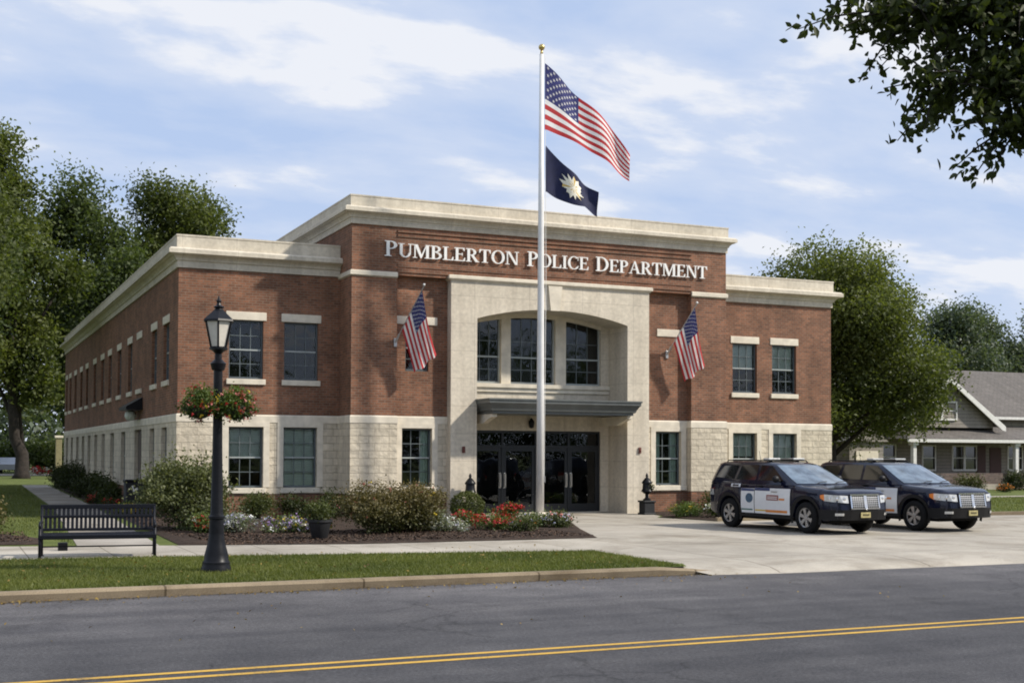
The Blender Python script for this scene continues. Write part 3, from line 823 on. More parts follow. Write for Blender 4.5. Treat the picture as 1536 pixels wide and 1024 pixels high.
for x0, x1, y in ((11.21, 12.66, D), (23.19, 24.58, D), (12.66, 14.45, BAY), (21.46, 23.19, BAY)):
    wall(brick, 'S', y, x0, x1, 0, TS)
    hl = [c_l] if x0 == 12.66 else ([c_r] if x0 == 21.46 else [])
    wall(block, 'S', y-0.02, x0 - (0.02 if y == D else 0), x1 + (0.02 if y == D else 0), TS, TB, hl, 0.2)
for x, y0, y1 in ((11.21, D, W), (12.66, D, BAY), (23.19, D, BAY), (24.58, D, W)):
    brick.face([(x, y0, 0), (x, y1, 0), (x, y1, TS), (x, y0, TS)])
    o_ = -0.02 if x in (11.21, 23.19) else 0.02
    block.face([(x+o_, y0-0.02, TS), (x+o_, y1, TS), (x+o_, y1, TB), (x+o_, y0-0.02, TB)])
# corbelled brick courses round the sign band
for z0, z1, o in ((7.50, 7.60, 0.035), (7.66, 7.76, 0.02), (8.58, 8.66, 0.03), (8.72, 8.78, 0.045)):
    brick.box(12.66, 23.19, D-o, D+0.01, z0, z1)
part(brick, 'brick_wall', M['brick'])
part(block, 'stone_base', M['block'])

# smooth stone: plinth course under the stone, belt course over it
belt = MB()
OUT_L = [(6.31, 75.4), (6.31, W), (11.21, W), (11.21, D), (12.66, D), (12.66, BAY), (14.45, BAY)]
OUT_R = [(21.46, BAY), (23.19, BAY), (23.19, D), (24.58, D), (24.58, W), (30.03, W), (30.03, 75.4)]
for pth in (OUT_L, OUT_R):
    belt.sweep(pth, [(0.0, 2.86), (0.035, 2.87), (0.035, TB-0.02), (0.02, TB+0.012), (0.0, TB+0.02)])
part(belt, 'belt_course', M['trim'])
cap = MB()
capp = [(0.0, 7.31), (0.03, 7.325), (0.055, 7.345), (0.055, 7.46), (0.03, 7.48), (0.0, 7.49)]
cap.sweep([(11.21, W), (11.21, D), (12.66, D)], capp); part(cap, 'string_course', M['trim'])
cap = MB(); cap.sweep([(23.19, D), (24.58, D), (24.58, W)], capp); part(cap, 'string_course', M['trim'])
# cornices
def cornice_prof(z, k=1.0):
    return [(0.0, z-0.02), (0.05, z-0.015), (0.05, z+0.17), (0.09, z+0.19), (0.11, z+0.25), (0.17, z+0.31), (0.25, z+0.335), (0.27, z+0.36), (0.33*k, z+0.37), (0.33*k, z+0.49), (0.29, z+0.515), (0.27, z+0.54), (0.07, z+0.57), (0.07, z+0.90), (0.085, z+0.905), (0.085, z+0.955), (-0.28, z+0.955), (-0.28, z+0.5)]
cr = MB()
cr.sweep([(6.31, 75.4), (6.31, W), (11.215, W)], cornice_prof(7.42)); cr.sweep([(24.575, W), (30.03, W), (30.03, 75.4), (6.31, 75.4)], cornice_prof(7.42))
part(cr, 'cornice', M['cornice'])
cr = MB()
cp = [(o*0.86, 8.9 + (z-8.9)*0.90) for o, z in cornice_prof(8.9)]
cr.sweep([(11.21, 52), (11.21, D), (24.58, D), (24.58, 52), (11.21, 52)], cp, caps=False)
part(cr, 'cornice', M['cornice'])
rf = MB()
rf.box(6.4, 29.9, W+0.1, 75.3, 7.80, 7.95); rf.box(11.3, 24.5, D+0.15, 51.9, 9.2, 9.35)
part(rf, 'roof', M['roof'])
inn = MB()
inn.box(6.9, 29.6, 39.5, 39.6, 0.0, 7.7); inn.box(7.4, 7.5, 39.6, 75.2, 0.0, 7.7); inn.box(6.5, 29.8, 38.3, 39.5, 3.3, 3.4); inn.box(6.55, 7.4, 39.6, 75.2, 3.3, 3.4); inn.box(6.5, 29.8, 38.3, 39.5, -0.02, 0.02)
part(inn, 'dark_backing', M['interior'])  # near-black sheets added to keep the rooms behind the glass dark

# lintels and sills
def stone_bar(name, facing, plane, a0, a1, z0, z1, proud):
    mb = MB()
    if facing == 'S': mb.bevbox(a0, a1, plane-proud, plane+0.12, z0, z1, 0.012)
    else: mb.bevbox(plane-proud, plane+0.12, a0, a1, z0, z1, 0.012)
    return part(mb, name, M['trim'])
for h in up_l + up_r:
    stone_bar('lintel', 'S', W, h[0]-0.09, h[1]+0.09, 5.935, 6.185, 0.025); stone_bar('sill', 'S', W, h[0]-0.07, h[1]+0.07, 4.0, 4.165, 0.06)
for h in lo_l + lo_r:
    stone_bar('sill', 'S', W-0.02, h[0]-0.09, h[1]+0.09, 0.74, 0.895, 0.05)
for y in side_up + [46.03]:
    stone_bar('lintel', 'W', 6.31, y-0.62, y+0.62, 5.935, 6.185, 0.025); stone_bar('sill', 'W', 6.31, y-0.6, y+0.6, 4.0, 4.165, 0.06)
for h in (c_l, c_r):
    stone_bar('sill', 'S', BAY-0.02, h[0]-0.2, h[1]+0.2, 0.745, 0.915, 0.06)
stone_bar('lintel', 'S', BAY, 12.70, 14.06, 5.935, 6.185, 0.03); stone_bar('lintel', 'S', BAY, 21.98, 23.16, 5.935, 6.185, 0.03)
for h in (c_l, c_r, *lo_l, *lo_r):
    pl = BAY-0.02 if h in (c_l, c_r) else W-0.02
    mb = MB()
    for x0, x1 in ((h[0]-0.19, h[0]-0.005), (h[1]+0.005, h[1]+0.19)): mb.box(x0, x1, pl-0.018, pl+0.15, 0.92, 2.735)
    mb.box(h[0]-0.19, h[1]+0.19, pl-0.022, pl+0.15, 2.735, 2.88)
    part(mb, 'window_surround', M['trim'])

# windows: frame with sashes and muntins > pane, blind
def window(facing, plane, a0, a1, z0, z1, cols=3, blind=0.0, blind_mat='blind', curtains=0, inset=0.10, meet=0.5, thick=0.05):
    def bx(mb, c0, c1, e0, e1, d0, d1):
        if facing == 'S': mb.box(c0, c1, plane+d0, plane+d1, e0, e1)
        else: mb.box(plane+d0, plane+d1, c0, c1, e0, e1)
    t = thick
    mb = MB()
    zm = z0 + (z1-z0)*meet
    bx(mb, a0, a0+t, z0, z1, inset, inset+0.09); bx(mb, a1-t, a1, z0, z1, inset, inset+0.09)
    bx(mb, a0+t, a1-t, z1-t, z1, inset, inset+0.09); bx(mb, a0+t, a1-t, z0, z0+t*1.3, inset-0.01, inset+0.09)
    mb.mi = 1
    bx(mb, a0+t, a1-t, zm-0.022, zm+0.022, inset-0.004, inset+0.07)
    mb.mi = 2
    for k in range(1, cols):
        x = a0+t + (a1-a0-2*t)*k/cols
        bx(mb, x-0.010, x+0.010, z0+t*1.3, zm-0.022, inset+0.021, inset+0.05); bx(mb, x-0.010, x+0.010, zm+0.022, z1-t, inset+0.021, inset+0.05)
    for e0, e1 in ((z0+t*1.3, zm-0.022), (zm+0.022, z1-t)):
        zc = (e0+e1)/2
        bx(mb, a0+t, a1-t, zc-0.010, zc+0.010, inset+0.018, inset+0.052)
    f = part(mb, 'window', [M['frame'], M['rail'], M['muntin']])
    g = MB()
    if facing == 'S': g.face([(a0, plane+inset+0.045, z0), (a1, plane+inset+0.045, z0), (a1, plane+inset+0.045, z1), (a0, plane+inset+0.045, z1)])
    else: g.face([(plane+inset+0.045, a0, z0), (plane+inset+0.045, a1, z0), (plane+inset+0.045, a1, z1), (plane+inset+0.045, a0, z1)])
    go = g.build('pane', M['glass']); go.parent = f
    if blind > 0:
        bl = MB(); zb = z1 - (z1-z0)*blind
        n = max(3, int((z1-zb)/0.05))
        for i in range(n):
            e0 = zb + (z1-zb)*i/n; e1 = zb + (z1-zb)*(i+0.93)/n
            if facing == 'S': bl.face([(a0+0.02, plane+inset+0.14, e0), (a1-0.02, plane+inset+0.14, e0), (a1-0.02, plane+inset+0.165, e1), (a0+0.02, plane+inset+0.165, e1)])
            else: bl.face([(plane+inset+0.14, a0+0.02, e0), (plane+inset+0.14, a1-0.02, e0), (plane+inset+0.165, a1-0.02, e1), (plane+inset+0.165, a0+0.02, e1)])
        bo = bl.build('blind', M[blind_mat]); bo.parent = f
    for sd_ in range(2):
        if curtains & (1 << sd_):
            bl = MB(); wd = (a1-a0)*0.30
            x0 = a0+0.02 if sd_ == 0 else a1-0.02-wd
            n = 14
            for i in range(n):
                u0, u1 = x0+wd*i/n, x0+wd*(i+1)/n
                y0_, y1_ = plane+inset+0.14+0.025*math.sin(i*1.9), plane+inset+0.14+0.025*math.sin((i+1)*1.9)
                bl.face([(u0, y0_, z0), (u1, y1_, z0), (u1, y1_, z1), (u0, y0_, z1)])
            bo = bl.build('curtain', M['curtain']); bo.parent = f
    return f
window('S', W, *up_l[0], blind=0.0); window('S', W, *up_l[1], blind=0.0)
window('S', W-0.02, *lo_l[0], blind=0.52, inset=0.13); window('S', W-0.02, *lo_l[1], blind=1.0, inset=0.13)
window('S', W, *up_r[0], blind=0.5); window('S', W, *up_r[1], blind=0.52)
window('S', W-0.02, *lo_r[0], blind=0.45, inset=0.13); window('S', W-0.02, *lo_r[1], blind=0.6, inset=0.13)
window('S', BAY-0.02, *c_l, cols=3, curtains=2, inset=0.13); window('S', BAY-0.02, *c_r, cols=3, curtains=3, inset=0.13)
window('S', BAY, *c_up, cols=2)
for i, h in enumerate(s_up): window('W', 6.31, *h, blind=(0.5, 0, 0.3, 0, 0, 0.4)[i % 6])
for i, h in enumerate(s_lo): window('W', 6.29, *h, cols=2, blind=(0.6, 0.3, 0, 0, 0.3, 0)[i % 6], inset=0.13)
# blank brick panel over the side door is left as wall; the door with its hood
mb = MB()
mb.box(6.42, 6.50, 45.2, 46.9, 0.0, 2.75)
for y0, y1, z0, z1 in ((45.3, 45.98, 0.2, 1.1), (46.1, 46.8, 0.2, 1.1), (45.3, 45.98, 1.25, 2.6), (46.1, 46.8, 1.25, 2.6)): mb.box(6.40, 6.425, y0, y1, z0, z1)
dr = part(mb, 'door', M['brown'])
mb = MB(); mb.tube([(6.36, 45.9, 0.95), (6.33, 45.9, 0.97), (6.33, 45.9, 1.2), (6.36, 45.9, 1.22)], 0.014, 6); ho = mb.build('handle', M['steel']); ho.parent = dr
mb = MB()
mb.box(5.75, 6.30, 45.1, 47.0, 3.42, 3.52); mb.prism([(5.75, 3.52), (6.30, 3.52), (6.30, 3.85)], 45.1, 47.0)
part(mb, 'door_hood', M['blackiron'])
mb = MB(); mb.lathe([(0.02, 0.0), (0.14, 0.03), (0.2, 0.16), (0.18, 0.30), (0.08, 0.36)], 14, (6.02, 46.0, 3.05))
part(mb, 'globe_lamp', M['bulb'], smooth=True)

# ---- entrance surround with its segmental arch
XL, XR, FY = 15.29, 20.68, 36.76
XC, HW, ZS_, ZR = (XL+XR)/2, (XR-XL)/2, 6.20, 0.38
def arch(x): 
    rad = (HW*HW + ZR*ZR)/(2*ZR)
    return ZS_ + ZR - rad + math.sqrt(max(rad*rad - (x-XC)**2, 0))
sm = MB()
for x0, x1 in ((14.41, XL), (XR, 21.50)):
    wall(sm, 'S', FY, x0, x1, 0, 7.36)
sm.face([(14.41, FY, 0), (14.41, BAY, 0), (14.41, BAY, 7.36), (14.41, FY, 7.36)]); sm.face([(21.50, FY, 0), (21.50, BAY, 0), (21.50, BAY, 7.36), (21.50, FY, 7.36)])
NA = 28
for i in range(NA):
    x0, x1 = XL + (XR-XL)*i/NA, XL + (XR-XL)*(i+1)/NA
    sm.face([(x0, FY, arch(x0)), (x1, FY, arch(x1)), (x1, FY, 7.36), (x0, FY, 7.36)])
    sm.face([(x0, FY, arch(x0)), (x1, FY, arch(x1)), (x1, W+0.1, arch(x1)), (x0, W+0.1, arch(x0))])
for x in (XL, XR): sm.face([(x, FY, 0), (x, W+0.1, 0), (x, W+0.1, arch(x)), (x, FY, arch(x))])
part(sm, 'entrance_surround', M['stone'])
mb = MB(); mb.prism([(XC-0.16, arch(XC-0.16)-0.02), (XC+0.16, arch(XC+0.16)-0.02), (XC+0.25, 7.355), (XC-0.25, 7.355)], FY-0.07, FY+0.05)
part(mb, 'keystone', M['trim'])
mb = MB(); mb.sweep([(14.40, BAY), (14.40, FY), (21.51, FY), (21.51, BAY)], [(0.0, 7.34), (0.03, 7.35), (0.05, 7.38), (0.09, 7.40), (0.09, 7.49), (0.06, 7.51), (-0.3, 7.51)])
part(mb, 'entrance_cap', M['trim'])
# back wall of the recess: jambs, mullions, header, sill
bk = MB()
MU = [(16.68, 17.03), (18.66, 19.06)]
JL, JR = 15.59, 20.38
bk.box(XL, JL, W, W+0.25, 0, 6.6); bk.box(JR, XR, W, W+0.25, 0, 6.6)
bk.box(JL, JR, W, W+0.25, 2.72, 4.05)
part(bk, 'recess_wall', M['stone'])
for x0, x1 in MU:
    mb = MB(); mb.bevbox(x0, x1, W-0.02, W+0.24, 4.24, min(arch(x0), arch(x1))+0.02, 0.015); part(mb, 'mullion', M['trim'])
mb = MB()
for i in range(24):
    x0, x1 = JL+(JR-JL)*i/24, JL+(JR-JL)*(i+1)/24
    mb.prism([(x0, arch(x0)-0.13), (x1, arch(x1)-0.13), (x1, arch(x1)-0.002), (x0, arch(x0)-0.002)], W-0.03, W+0.09)
part(mb, 'arch_moulding', M['trim'])
mb = MB()
mb.box(XL+0.005, XR-0.005, W-0.12, W+0.05, 4.12, 4.25); mb.box(XL+0.005, XR-0.005, W-0.06, W+0.05, 3.98, 4.12)
part(mb, 'window_sill', M['trim'])
def arched_window(a0, a1, z0):
    y = W+0.10; t = 0.05
    mb = MB()
    mb.box(a0, a0+t, y, y+0.08, z0, arch(a0)); mb.box(a1-t, a1, y, y+0.08, z0, arch(a1)); mb.box(a0+t, a1-t, y, y+0.08, z0, z0+0.07)
    n = 10
    for i in range(n):
        x0, x1 = a0+(a1-a0)*i/n, a0+(a1-a0)*(i+1)/n
        mb.prism([(x0, arch(x0)-0.07), (x1, arch(x1)-0.07), (x1, arch(x1)), (x0, arch(x0))], y+0.001, y+0.081)
    mb.mi = 1; zm = 5.13
    mb.box(a0+t, a1-t, y-0.004, y+0.06, zm-0.025, zm+0.025)
    mb.mi = 2
    c = 4 if a1-a0 > 1.4 else 3
    for k in range(1, c):
        x = a0+t+(a1-a0-2*t)*k/c
        mb.box(x-0.011, x+0.011, y+0.02, y+0.05, z0+0.07, zm-0.025); mb.box(x-0.011, x+0.011, y+0.02, y+0.05, zm+0.025, arch(x)-0.05)
    for zc in ((z0+0.07+zm)/2, zm+0.52): mb.box(a0+t, a1-t, y+0.017, y+0.053, zc-0.011, zc+0.011)
    f = part(mb, 'window', [M['rail'], M['rail'], M['muntin']])
    g = MB()
    for i in range(n):
        x0, x1 = a0+(a1-a0)*i/n, a0+(a1-a0)*(i+1)/n
        g.face([(x0, y+0.04, z0), (x1, y+0.04, z0), (x1, y+0.04, arch(x1)), (x0, y+0.04, arch(x0))])
    go = g.build('pane', M['glass']); go.parent = f
for a0, a1 in ((JL, 16.68), (17.03, 18.66), (19.06, JR)): arched_window(a0, a1, 4.25)
# glazed doors
edges = [JL, 16.78, 17.99, 19.20, JR]
mb = MB()
y = W+0.06
mb.box(JL, JL+0.06, y, y+0.12, 0, 2.72); mb.box(JR-0.06, JR, y, y+0.12, 0, 2.72); mb.box(JL+0.06, JR-0.06, y, y+0.12, 2.64, 2.72)
mb.box(JL+0.06, JR-0.06, y, y+0.12, 2.16, 2.24)
for e in edges[1:-1]: mb.box(e-0.035, e+0.035, y-0.004, y+0.124, 0, 2.64)
fr = part(mb, 'door_frame', M['doorframe'])
g = MB(); g.face([(JL, y+0.05, 2.24), (JR, y+0.05, 2.24), (JR, y+0.05, 2.64), (JL, y+0.05, 2.64)])
go = g.build('transom_pane', M['doorglass']); go.parent = fr
for i in range(4):
    x0, x1 = edges[i]+(0.06 if i == 0 else 0.037), edges[i+1]-(0.06 if i == 3 else 0.037)
    mb = MB()
    mb.box(x0, x0+0.10, y+0.02, y+0.075, 0.02, 2.158); mb.box(x1-0.10, x1, y+0.02, y+0.075, 0.02, 2.158)
    mb.box(x0+0.10, x1-0.10, y+0.02, y+0.075, 0.02, 0.30); mb.box(x0+0.10, x1-0.10, y+0.02, y+0.075, 2.04, 2.158)
    d_ = part(mb, 'door', M['doorframe'])
    g = MB(); g.face([(x0+0.09, y+0.045, 0.29), (x1-0.09, y+0.045, 0.29), (x1-0.09, y+0.045, 2.05), (x0+0.09, y+0.045, 2.05)])
    go = g.build('pane', M['doorglass']); go.parent = d_
    hx = x1-0.05 if i % 2 == 0 else x0+0.05
    mb = MB(); mb.tube([(hx, y+0.02, 0.88), (hx, y-0.06, 0.88), (hx, y-0.06, 1.30), (hx, y+0.02, 1.30)], 0.022, 8); ho = mb.build('handle', M['steel']); ho.parent = d_
    mb = MB(); mb.box(hx-0.035, hx+0.035, y+0.008, y+0.019, 0.84, 1.34); ho = mb.build('push_plate', M['steel']); ho.parent = d_
mb = MB(); mb.box(JL, JR, W-0.12, W+0.3, 0.006, 0.028); part(mb, 'threshold', M['trim'])
# canopy
mb = MB()
mb.sweep([(XL+0.01, W-0.01), (XL+0.01, 35.72), (XR-0.12, 35.72), (XR-0.12, W-0.01)], [(-0.16, 3.20), (-0.16, 3.27), (-0.10, 3.29), (-0.08, 3.36), (-0.02, 3.46), (0.03, 3.52), (0.03, 3.60), (0.06, 3.61), (0.06, 3.66), (-0.3, 3.68)], caps=False)
mb.face([(XL+0.2, W-0.02, 3.21), (XR-0.3, W-0.02, 3.21), (XR-0.3, 35.9, 3.21), (XL+0.2, 35.9, 3.21)])
mb.face([(XL+0.25, W-0.02, 3.67), (XR-0.35, W-0.02, 3.67), (XR-0.35, 35.98, 3.67), (XL+0.25, 35.98, 3.67)])
part(mb, 'canopy', M['canopy'])
for x in (XL+0.20, XR-0.42):
    mb = MB(); mb.prismx([(36.0, 3.19), (36.0, 3.10), (36.35, 3.02), (FY, 2.90), (W, 2.90), (W, 3.19)], x, x+0.16); part(mb, 'canopy_bracket', M['trim'])
# small fittings
for x, z in ((14.84, 2.08), (21.14, 2.09)):
    mb = MB(); mb.bevbox(x-0.05, x+0.05, FY-0.05, FY, z-0.10, z+0.10, 0.015); mb.ball((x, FY-0.055, z-0.01), 0.03); part(mb, 'alarm_box', M['redbox'])
mb = MB()
mb.lathe([(0.09, 0), (0.10, 0.02), (0.10, 0.09), (0.05, 0.16), (0.02, 0.2)], 10, (17.72, W-0.16, 2.93)); mb.box(17.69, 17.75, W-0.16, W, 3.0, 3.05)
mb.lathe([(0.03, 0), (0.08, 0.03), (0.09, 0.12), (0.09, 0.13)], 10, (17.72, W-0.16, 2.80)); part(mb, 'wall_lantern', M['blackiron'])

# ---- raised serif lettering
def rect(x0, y0, x1, y1): return [(x0, y0), (x1, y0), (x1, y1), (x0, y1)]
def arcs(cx_, cy_, rx, ry, T, t, a0, a1, n=14):
    """modulated ring: thickness T sideways, t at top and bottom"""
    out = []
    for i in range(n):
        q = []
        for a in (a0+(a1-a0)*i/n, a0+(a1-a0)*(i+1)/n):
            a = R(a); q.append(((cx_+rx*math.cos(a), cy_+ry*math.sin(a)), (cx_+(rx-T)*math.cos(a), cy_+(ry-t)*math.sin(a))))
        out.append([q[0][0], q[1][0], q[1][1], q[0][1]])
    return out
T, t, sh = 0.165, 0.062, 0.05
def serif(x, y, w): return rect(x-w/2, y, x+w/2, y+sh)
GL = {}
GL['I'] = (0.42, [rect(.13, 0, .13+T, 1), serif(.2125, 0, .38), serif(.2125, 1-sh, .38)])
GL['L'] = (0.72, [rect(.11, 0, .11+T, 1), serif(.195, 1-sh, .36), rect(.02, 0, .68, t), [(.68, 0), (.68, .28), (.64, .28), (.56, t)]])
GL['E'] = (0.74, [rect(.11, 0, .11+T, 1), rect(.02, 0, .68, t), rect(.02, 1-t, .66, 1), rect(.2, .49, .52, .49+t), [(.68, 0), (.70, .27), (.66, .27), (.57, t)], [(.66, 1), (.66, .76), (.62, .76), (.55, 1-t)], rect(.50, .41, .54, .62)])
GL['T'] = (0.78, [rect(.31, 0, .31+T, 1), serif(.39, 0, .40), rect(.03, 1-t, .75, 1), [(.03, 1), (.02, .72), (.06, .72), (.15, 1-t)], [(.75, 1), (.76, .72), (.72, .72), (.63, 1-t)]])
bowlP = arcs(.32, .735, .35, .265, T, t, -90, 90)
GL['P'] = (0.72, [rect(.11, 0, .11+T, 1), serif(.195, 0, .38), rect(.02, 1-t, .33, 1), rect(.2, .47, .33, .47+t)] + bowlP)
GL['R'] = (0.84, [rect(.11, 0, .11+T, 1), serif(.195, 0, .36), rect(.02, 1-t, .33, 1), rect(.2, .47, .36, .47+t), [(.34, .49), (.50, .50), (.80, t*.5), (.62, 0)], rect(.62, 0, .86, sh)] + bowlP)
GL['B'] = (0.76, [rect(.11, 0, .11+T, 1), rect(.02, 1-t, .33, 1), rect(.02, 0, .35, t), rect(.2, .50, .35, .50+t)] + arcs(.32, .765, .32, .235, T*.95, t, -90, 90) + arcs(.34, .265, .37, .265, T, t, -90, 90))
GL['D'] = (0.88, [rect(.11, 0, .11+T, 1), rect(.02, 1-t, .36, 1), rect(.02, 0, .36, t)] + arcs(.34, .5, .50, .5, T, t, -90, 90, 18))
GL['O'] = (0.92, arcs(.46, .5, .43, .52, T, t, 0, 360, 28))
GL['C'] = (0.82, arcs(.46, .5, .43, .52, T, t, 48, 318, 22) + [rect(.735, .68, .775, 1.0), [(.735, .28), (.79, .28), (.755, .12), (.70, .15)]])
GL['U'] = (0.88, [rect(.11, .30, .11+T, 1), serif(.195, 1-sh, .38), rect(.71, .30, .71+t*1.1, 1), serif(.745, 1-sh, .28)] + arcs(.445, .32, .335, .34, T*.9, t*1.2, 180, 360, 16))
GL['N'] = (0.92, [rect(.12, 0, .12+t*1.1, 1), serif(.15, 0, .28), rect(.03, 1-sh, .22, 1), rect(.73, 0, .73+t*1.1, 1), serif(.765, 1-sh, .28), [(.12, 1), (.30, 1), (.795, 0), (.66, 0)]])
GL['M'] = (1.10, [rect(.12, 0, .12+t*1.1, 1), serif(.15, 0, .28), rect(.03, 1-sh, .22, 1), rect(.84, 0, .84+T, 1), serif(.92, 0, .36), serif(.94, 1-sh, .28), [(.12, 1), (.31, 1), (.60, .12), (.49, 0)], [(.84, 1), (.90, 1), (.56, 0), (.49, 0), (.52, .14)]])
GL['A'] = (0.90, [[(.10, 0), (.17, 0), (.47, 1), (.42, 1)], [(.39, 1), (.50, 1), (.82, 0), (.63, 0)], rect(.22, .30, .66, .30+t), serif(.13, 0, .26), serif(.74, 0, .34)])
def word(text, x0, x1, z, cap, small):
    ws = [GL[c][0]*(cap if i == 0 else small) for i, c in enumerate(text)]
    k = (x1-x0)/sum(ws); x = x0
    for i, c in enumerate(text):
        h = cap if i == 0 else small
        mb = MB()
        for j, poly in enumerate(GL[c][1]):
            e = 0.0008*(j % 7)
            mb.prism([(x + px*h*k, z + pz*h) for px, pz in poly], D-0.075-e, D-0.035+e)
        part(mb, 'letter', M['letter'])
        x += ws[i]*k
word('PUMBLERTON', 12.22, 16.72, 7.96, 0.47, 0.415); word('POLICE', 17.00, 19.23, 7.955, 0.47, 0.415); word('DEPARTMENT', 19.47, 23.78, 7.95, 0.47, 0.415)

# ------------------------------------------------------------------ flags
BLUE = plain('flag_blue', (0.035, 0.040, 0.170), 0.75, var=0.12); RED = plain('flag_red', (0.52, 0.035, 0.04), 0.75, var=0.12); WHT = plain('flag_white', (0.88, 0.86, 0.84), 0.75, var=0.06)
NAVYF = plain('flag_navy', (0.012, 0.016, 0.060), 0.75, var=0.2); CREAM = plain('flag_cream', (0.80, 0.77, 0.66), 0.75, var=0.2, scale=30); GOLDF = plain('flag_gold', (0.60, 0.42, 0.12), 0.75, var=0.3, scale=30)
for m_ in (BLUE, RED, WHT, NAVYF):                        # thin cloth lets some light through
    nt = m_.node_tree; bs = nt.nodes['Principled BSDF']; out = nt.nodes['Material Output']
    tl = nd(nt, 'ShaderNodeBsdfTranslucent'); nt.links.new(bs.inputs['Base Color'].links[0].from_socket, tl.inputs[0])
    mx = nd(nt, 'ShaderNodeMixShader'); mx.inputs[0].default_value = 0.3
    nt.links.new(bs.outputs[0], mx.inputs[1]); nt.links.new(tl.outputs[0], mx.inputs[2]); nt.links.new(mx.outputs[0], out.inputs[0])

def cloth_normal(f, u, v):
    e = 0.004
    a = Vector(f(u+e, v)) - Vector(f(u-e, v)); c = Vector(f(u, v+e)) - Vector(f(u, v-e))
    return a.cross(c).normalized()

def stripes_flag(f, name, parent, star_r=0.022):
    """13 stripes, canton and 50 stars laid on the cloth surface f(u, v); u = 0 hoist .. 1 fly, v = 0 bottom .. 1 top"""
    mb = MB(); NU, NS = 40, 3
    for i in range(NU):
        for k in range(13*NS):
            u0, u1, v0, v1 = i/NU, (i+1)/NU, k/(13*NS), (k+1)/(13*NS)
            s_ = k//NS
            mb.mi = 0 if (s_ >= 6 and u1 <= 0.4001) else (1 if s_ % 2 == 0 else 2)
            mb.face([f(u0, v0), f(u1, v0), f(u1, v1), f(u0, v1)])
    mb.mi = 2
    for r_ in range(9):
        for c_ in range(6 if r_ % 2 == 0 else 5):
            u = 0.4*((c_+0.5)/6 if r_ % 2 == 0 else (c_+1)/6); v = 1 - (7/13)*(r_+0.75)/9.5
            for sd_ in (1, -1):
                pts = []
                for q in range(10):
                    rr = star_r if q % 2 == 0 else star_r*0.42
                    uu, vv = u + rr*math.sin(q*math.pi/5)*0.55, v + rr*math.cos(q*math.pi/5)
                    pts.append(Vector(f(uu, vv)) + cloth_normal(f, u, v)*0.004*sd_)
                ce = Vector(f(u, v)) + cloth_normal(f, u, v)*0.004*sd_
                for q in range(10): mb.face([ce, pts[q], pts[(q+1) % 10]])
    o = mb.build(name, [BLUE, RED, WHT], parent, smooth=True)
    return o

# tall flagpole standing in the bed
fp = empty('flagpole', (16.16, 33.96, 0)); tag(fp, 'tall white flagpole with round concrete foot in front of the entrance', 'flagpole')
mb = MB(); mb.tube([(0, 0, 0.1), (0, 0, 4), (0, 0, 9), (0, 0, 13.85)], [0.115, 0.108, 0.088, 0.062], 20); mb.build('pole', M['polewhite'], fp, smooth=True)
mb = MB(); mb.lathe([(0.50, -0.05), (0.50, 0.06), (0.47, 0.09), (0.24, 0.10), (0.22, 0.16), (0.16, 0.20), (0.13, 0.24)], 24); mb.build('base', M['trim'], fp, smooth=True, angle=40)
mb = MB(); mb.tube([(0, 0, 13.84), (0, 0, 13.98)], [0.05, 0.03], 10); mb.ball((0, 0, 14.06), 0.095, n=16); mb.build('finial', M['gold'], fp, smooth=True)
mb = MB(); mb.tube([(0.10, -0.06, 1.2), (0.145, -0.05, 7), (0.10, -0.03, 13.8)], 0.008, 5); mb.build('halyard', M['white'], fp)
mb = MB(); mb.box(0.10, 0.13, -0.08, -0.04, 1.12, 1.3); mb.build('cleat', M['alum'], fp)

def big(u, v):
    # flag streams to the right and sags with the wind; the fly end is bunched
    h0, h1 = 1.98, 0.80
    top = -2.50*u + 0.10*math.sin(math.pi*u)
    z = top - (1-v)*(h0 + (h1-h0)*u**0.9)
    amp = 0.16*u**0.7
    wv = math.sin(u*8.5 - v*1.8 + 0.4) + 0.5*math.sin(u*15 + v*3.1)
    x = 0.14 + 2.82*u - 0.10*u*(1-v) + 0.03*math.sin(u*8 + v*3)*u
    y = -0.9*u*0.35 + amp*wv + 0.10*(v-0.5)*u
    return (x, y, z + 0.055*u*math.sin(u*10 + v*2.2))
af = stripes_flag(big, 'national_flag', None, 0.030); af.location = (16.10, 33.90, 13.58)
tag(af, 'large American flag streaming to the right at the top of the tall pole', 'flag')
def small(u, v):
    h0, h1 = 1.37, 0.55
    z = -1.22*u - 0.15*math.sin(math.pi*u) - (1-v)*(h0 + (h1-h0)*u)
    z -= 0.55*max(0, u-0.72)*(1.6-v)
    x = 0.14 + 1.62*u + 0.09*max(0, u-0.8)*(1-v)*4
    y = -0.25*u + 0.13*u**0.6*(math.sin(u*8 + v*1.5) + 0.4*math.sin(u*14 - v*3))
    return (x, y, z)
mb = MB(); NU = 36; NV = 24
for i in range(NU):
    for k in range(NV): mb.face([small(i/NU, k/NV), small((i+1)/NU, k/NV), small((i+1)/NU, (k+1)/NV), small(i/NU, (k+1)/NV)])
sf = mb.build('state_flag', NAVYF, None, smooth=True); sf.location = (16.14, 33.90, 11.12)
tag(sf, 'smaller dark blue flag with cream emblem flying below the American flag', 'flag')
rg = random.Random(5)
mb = MB()
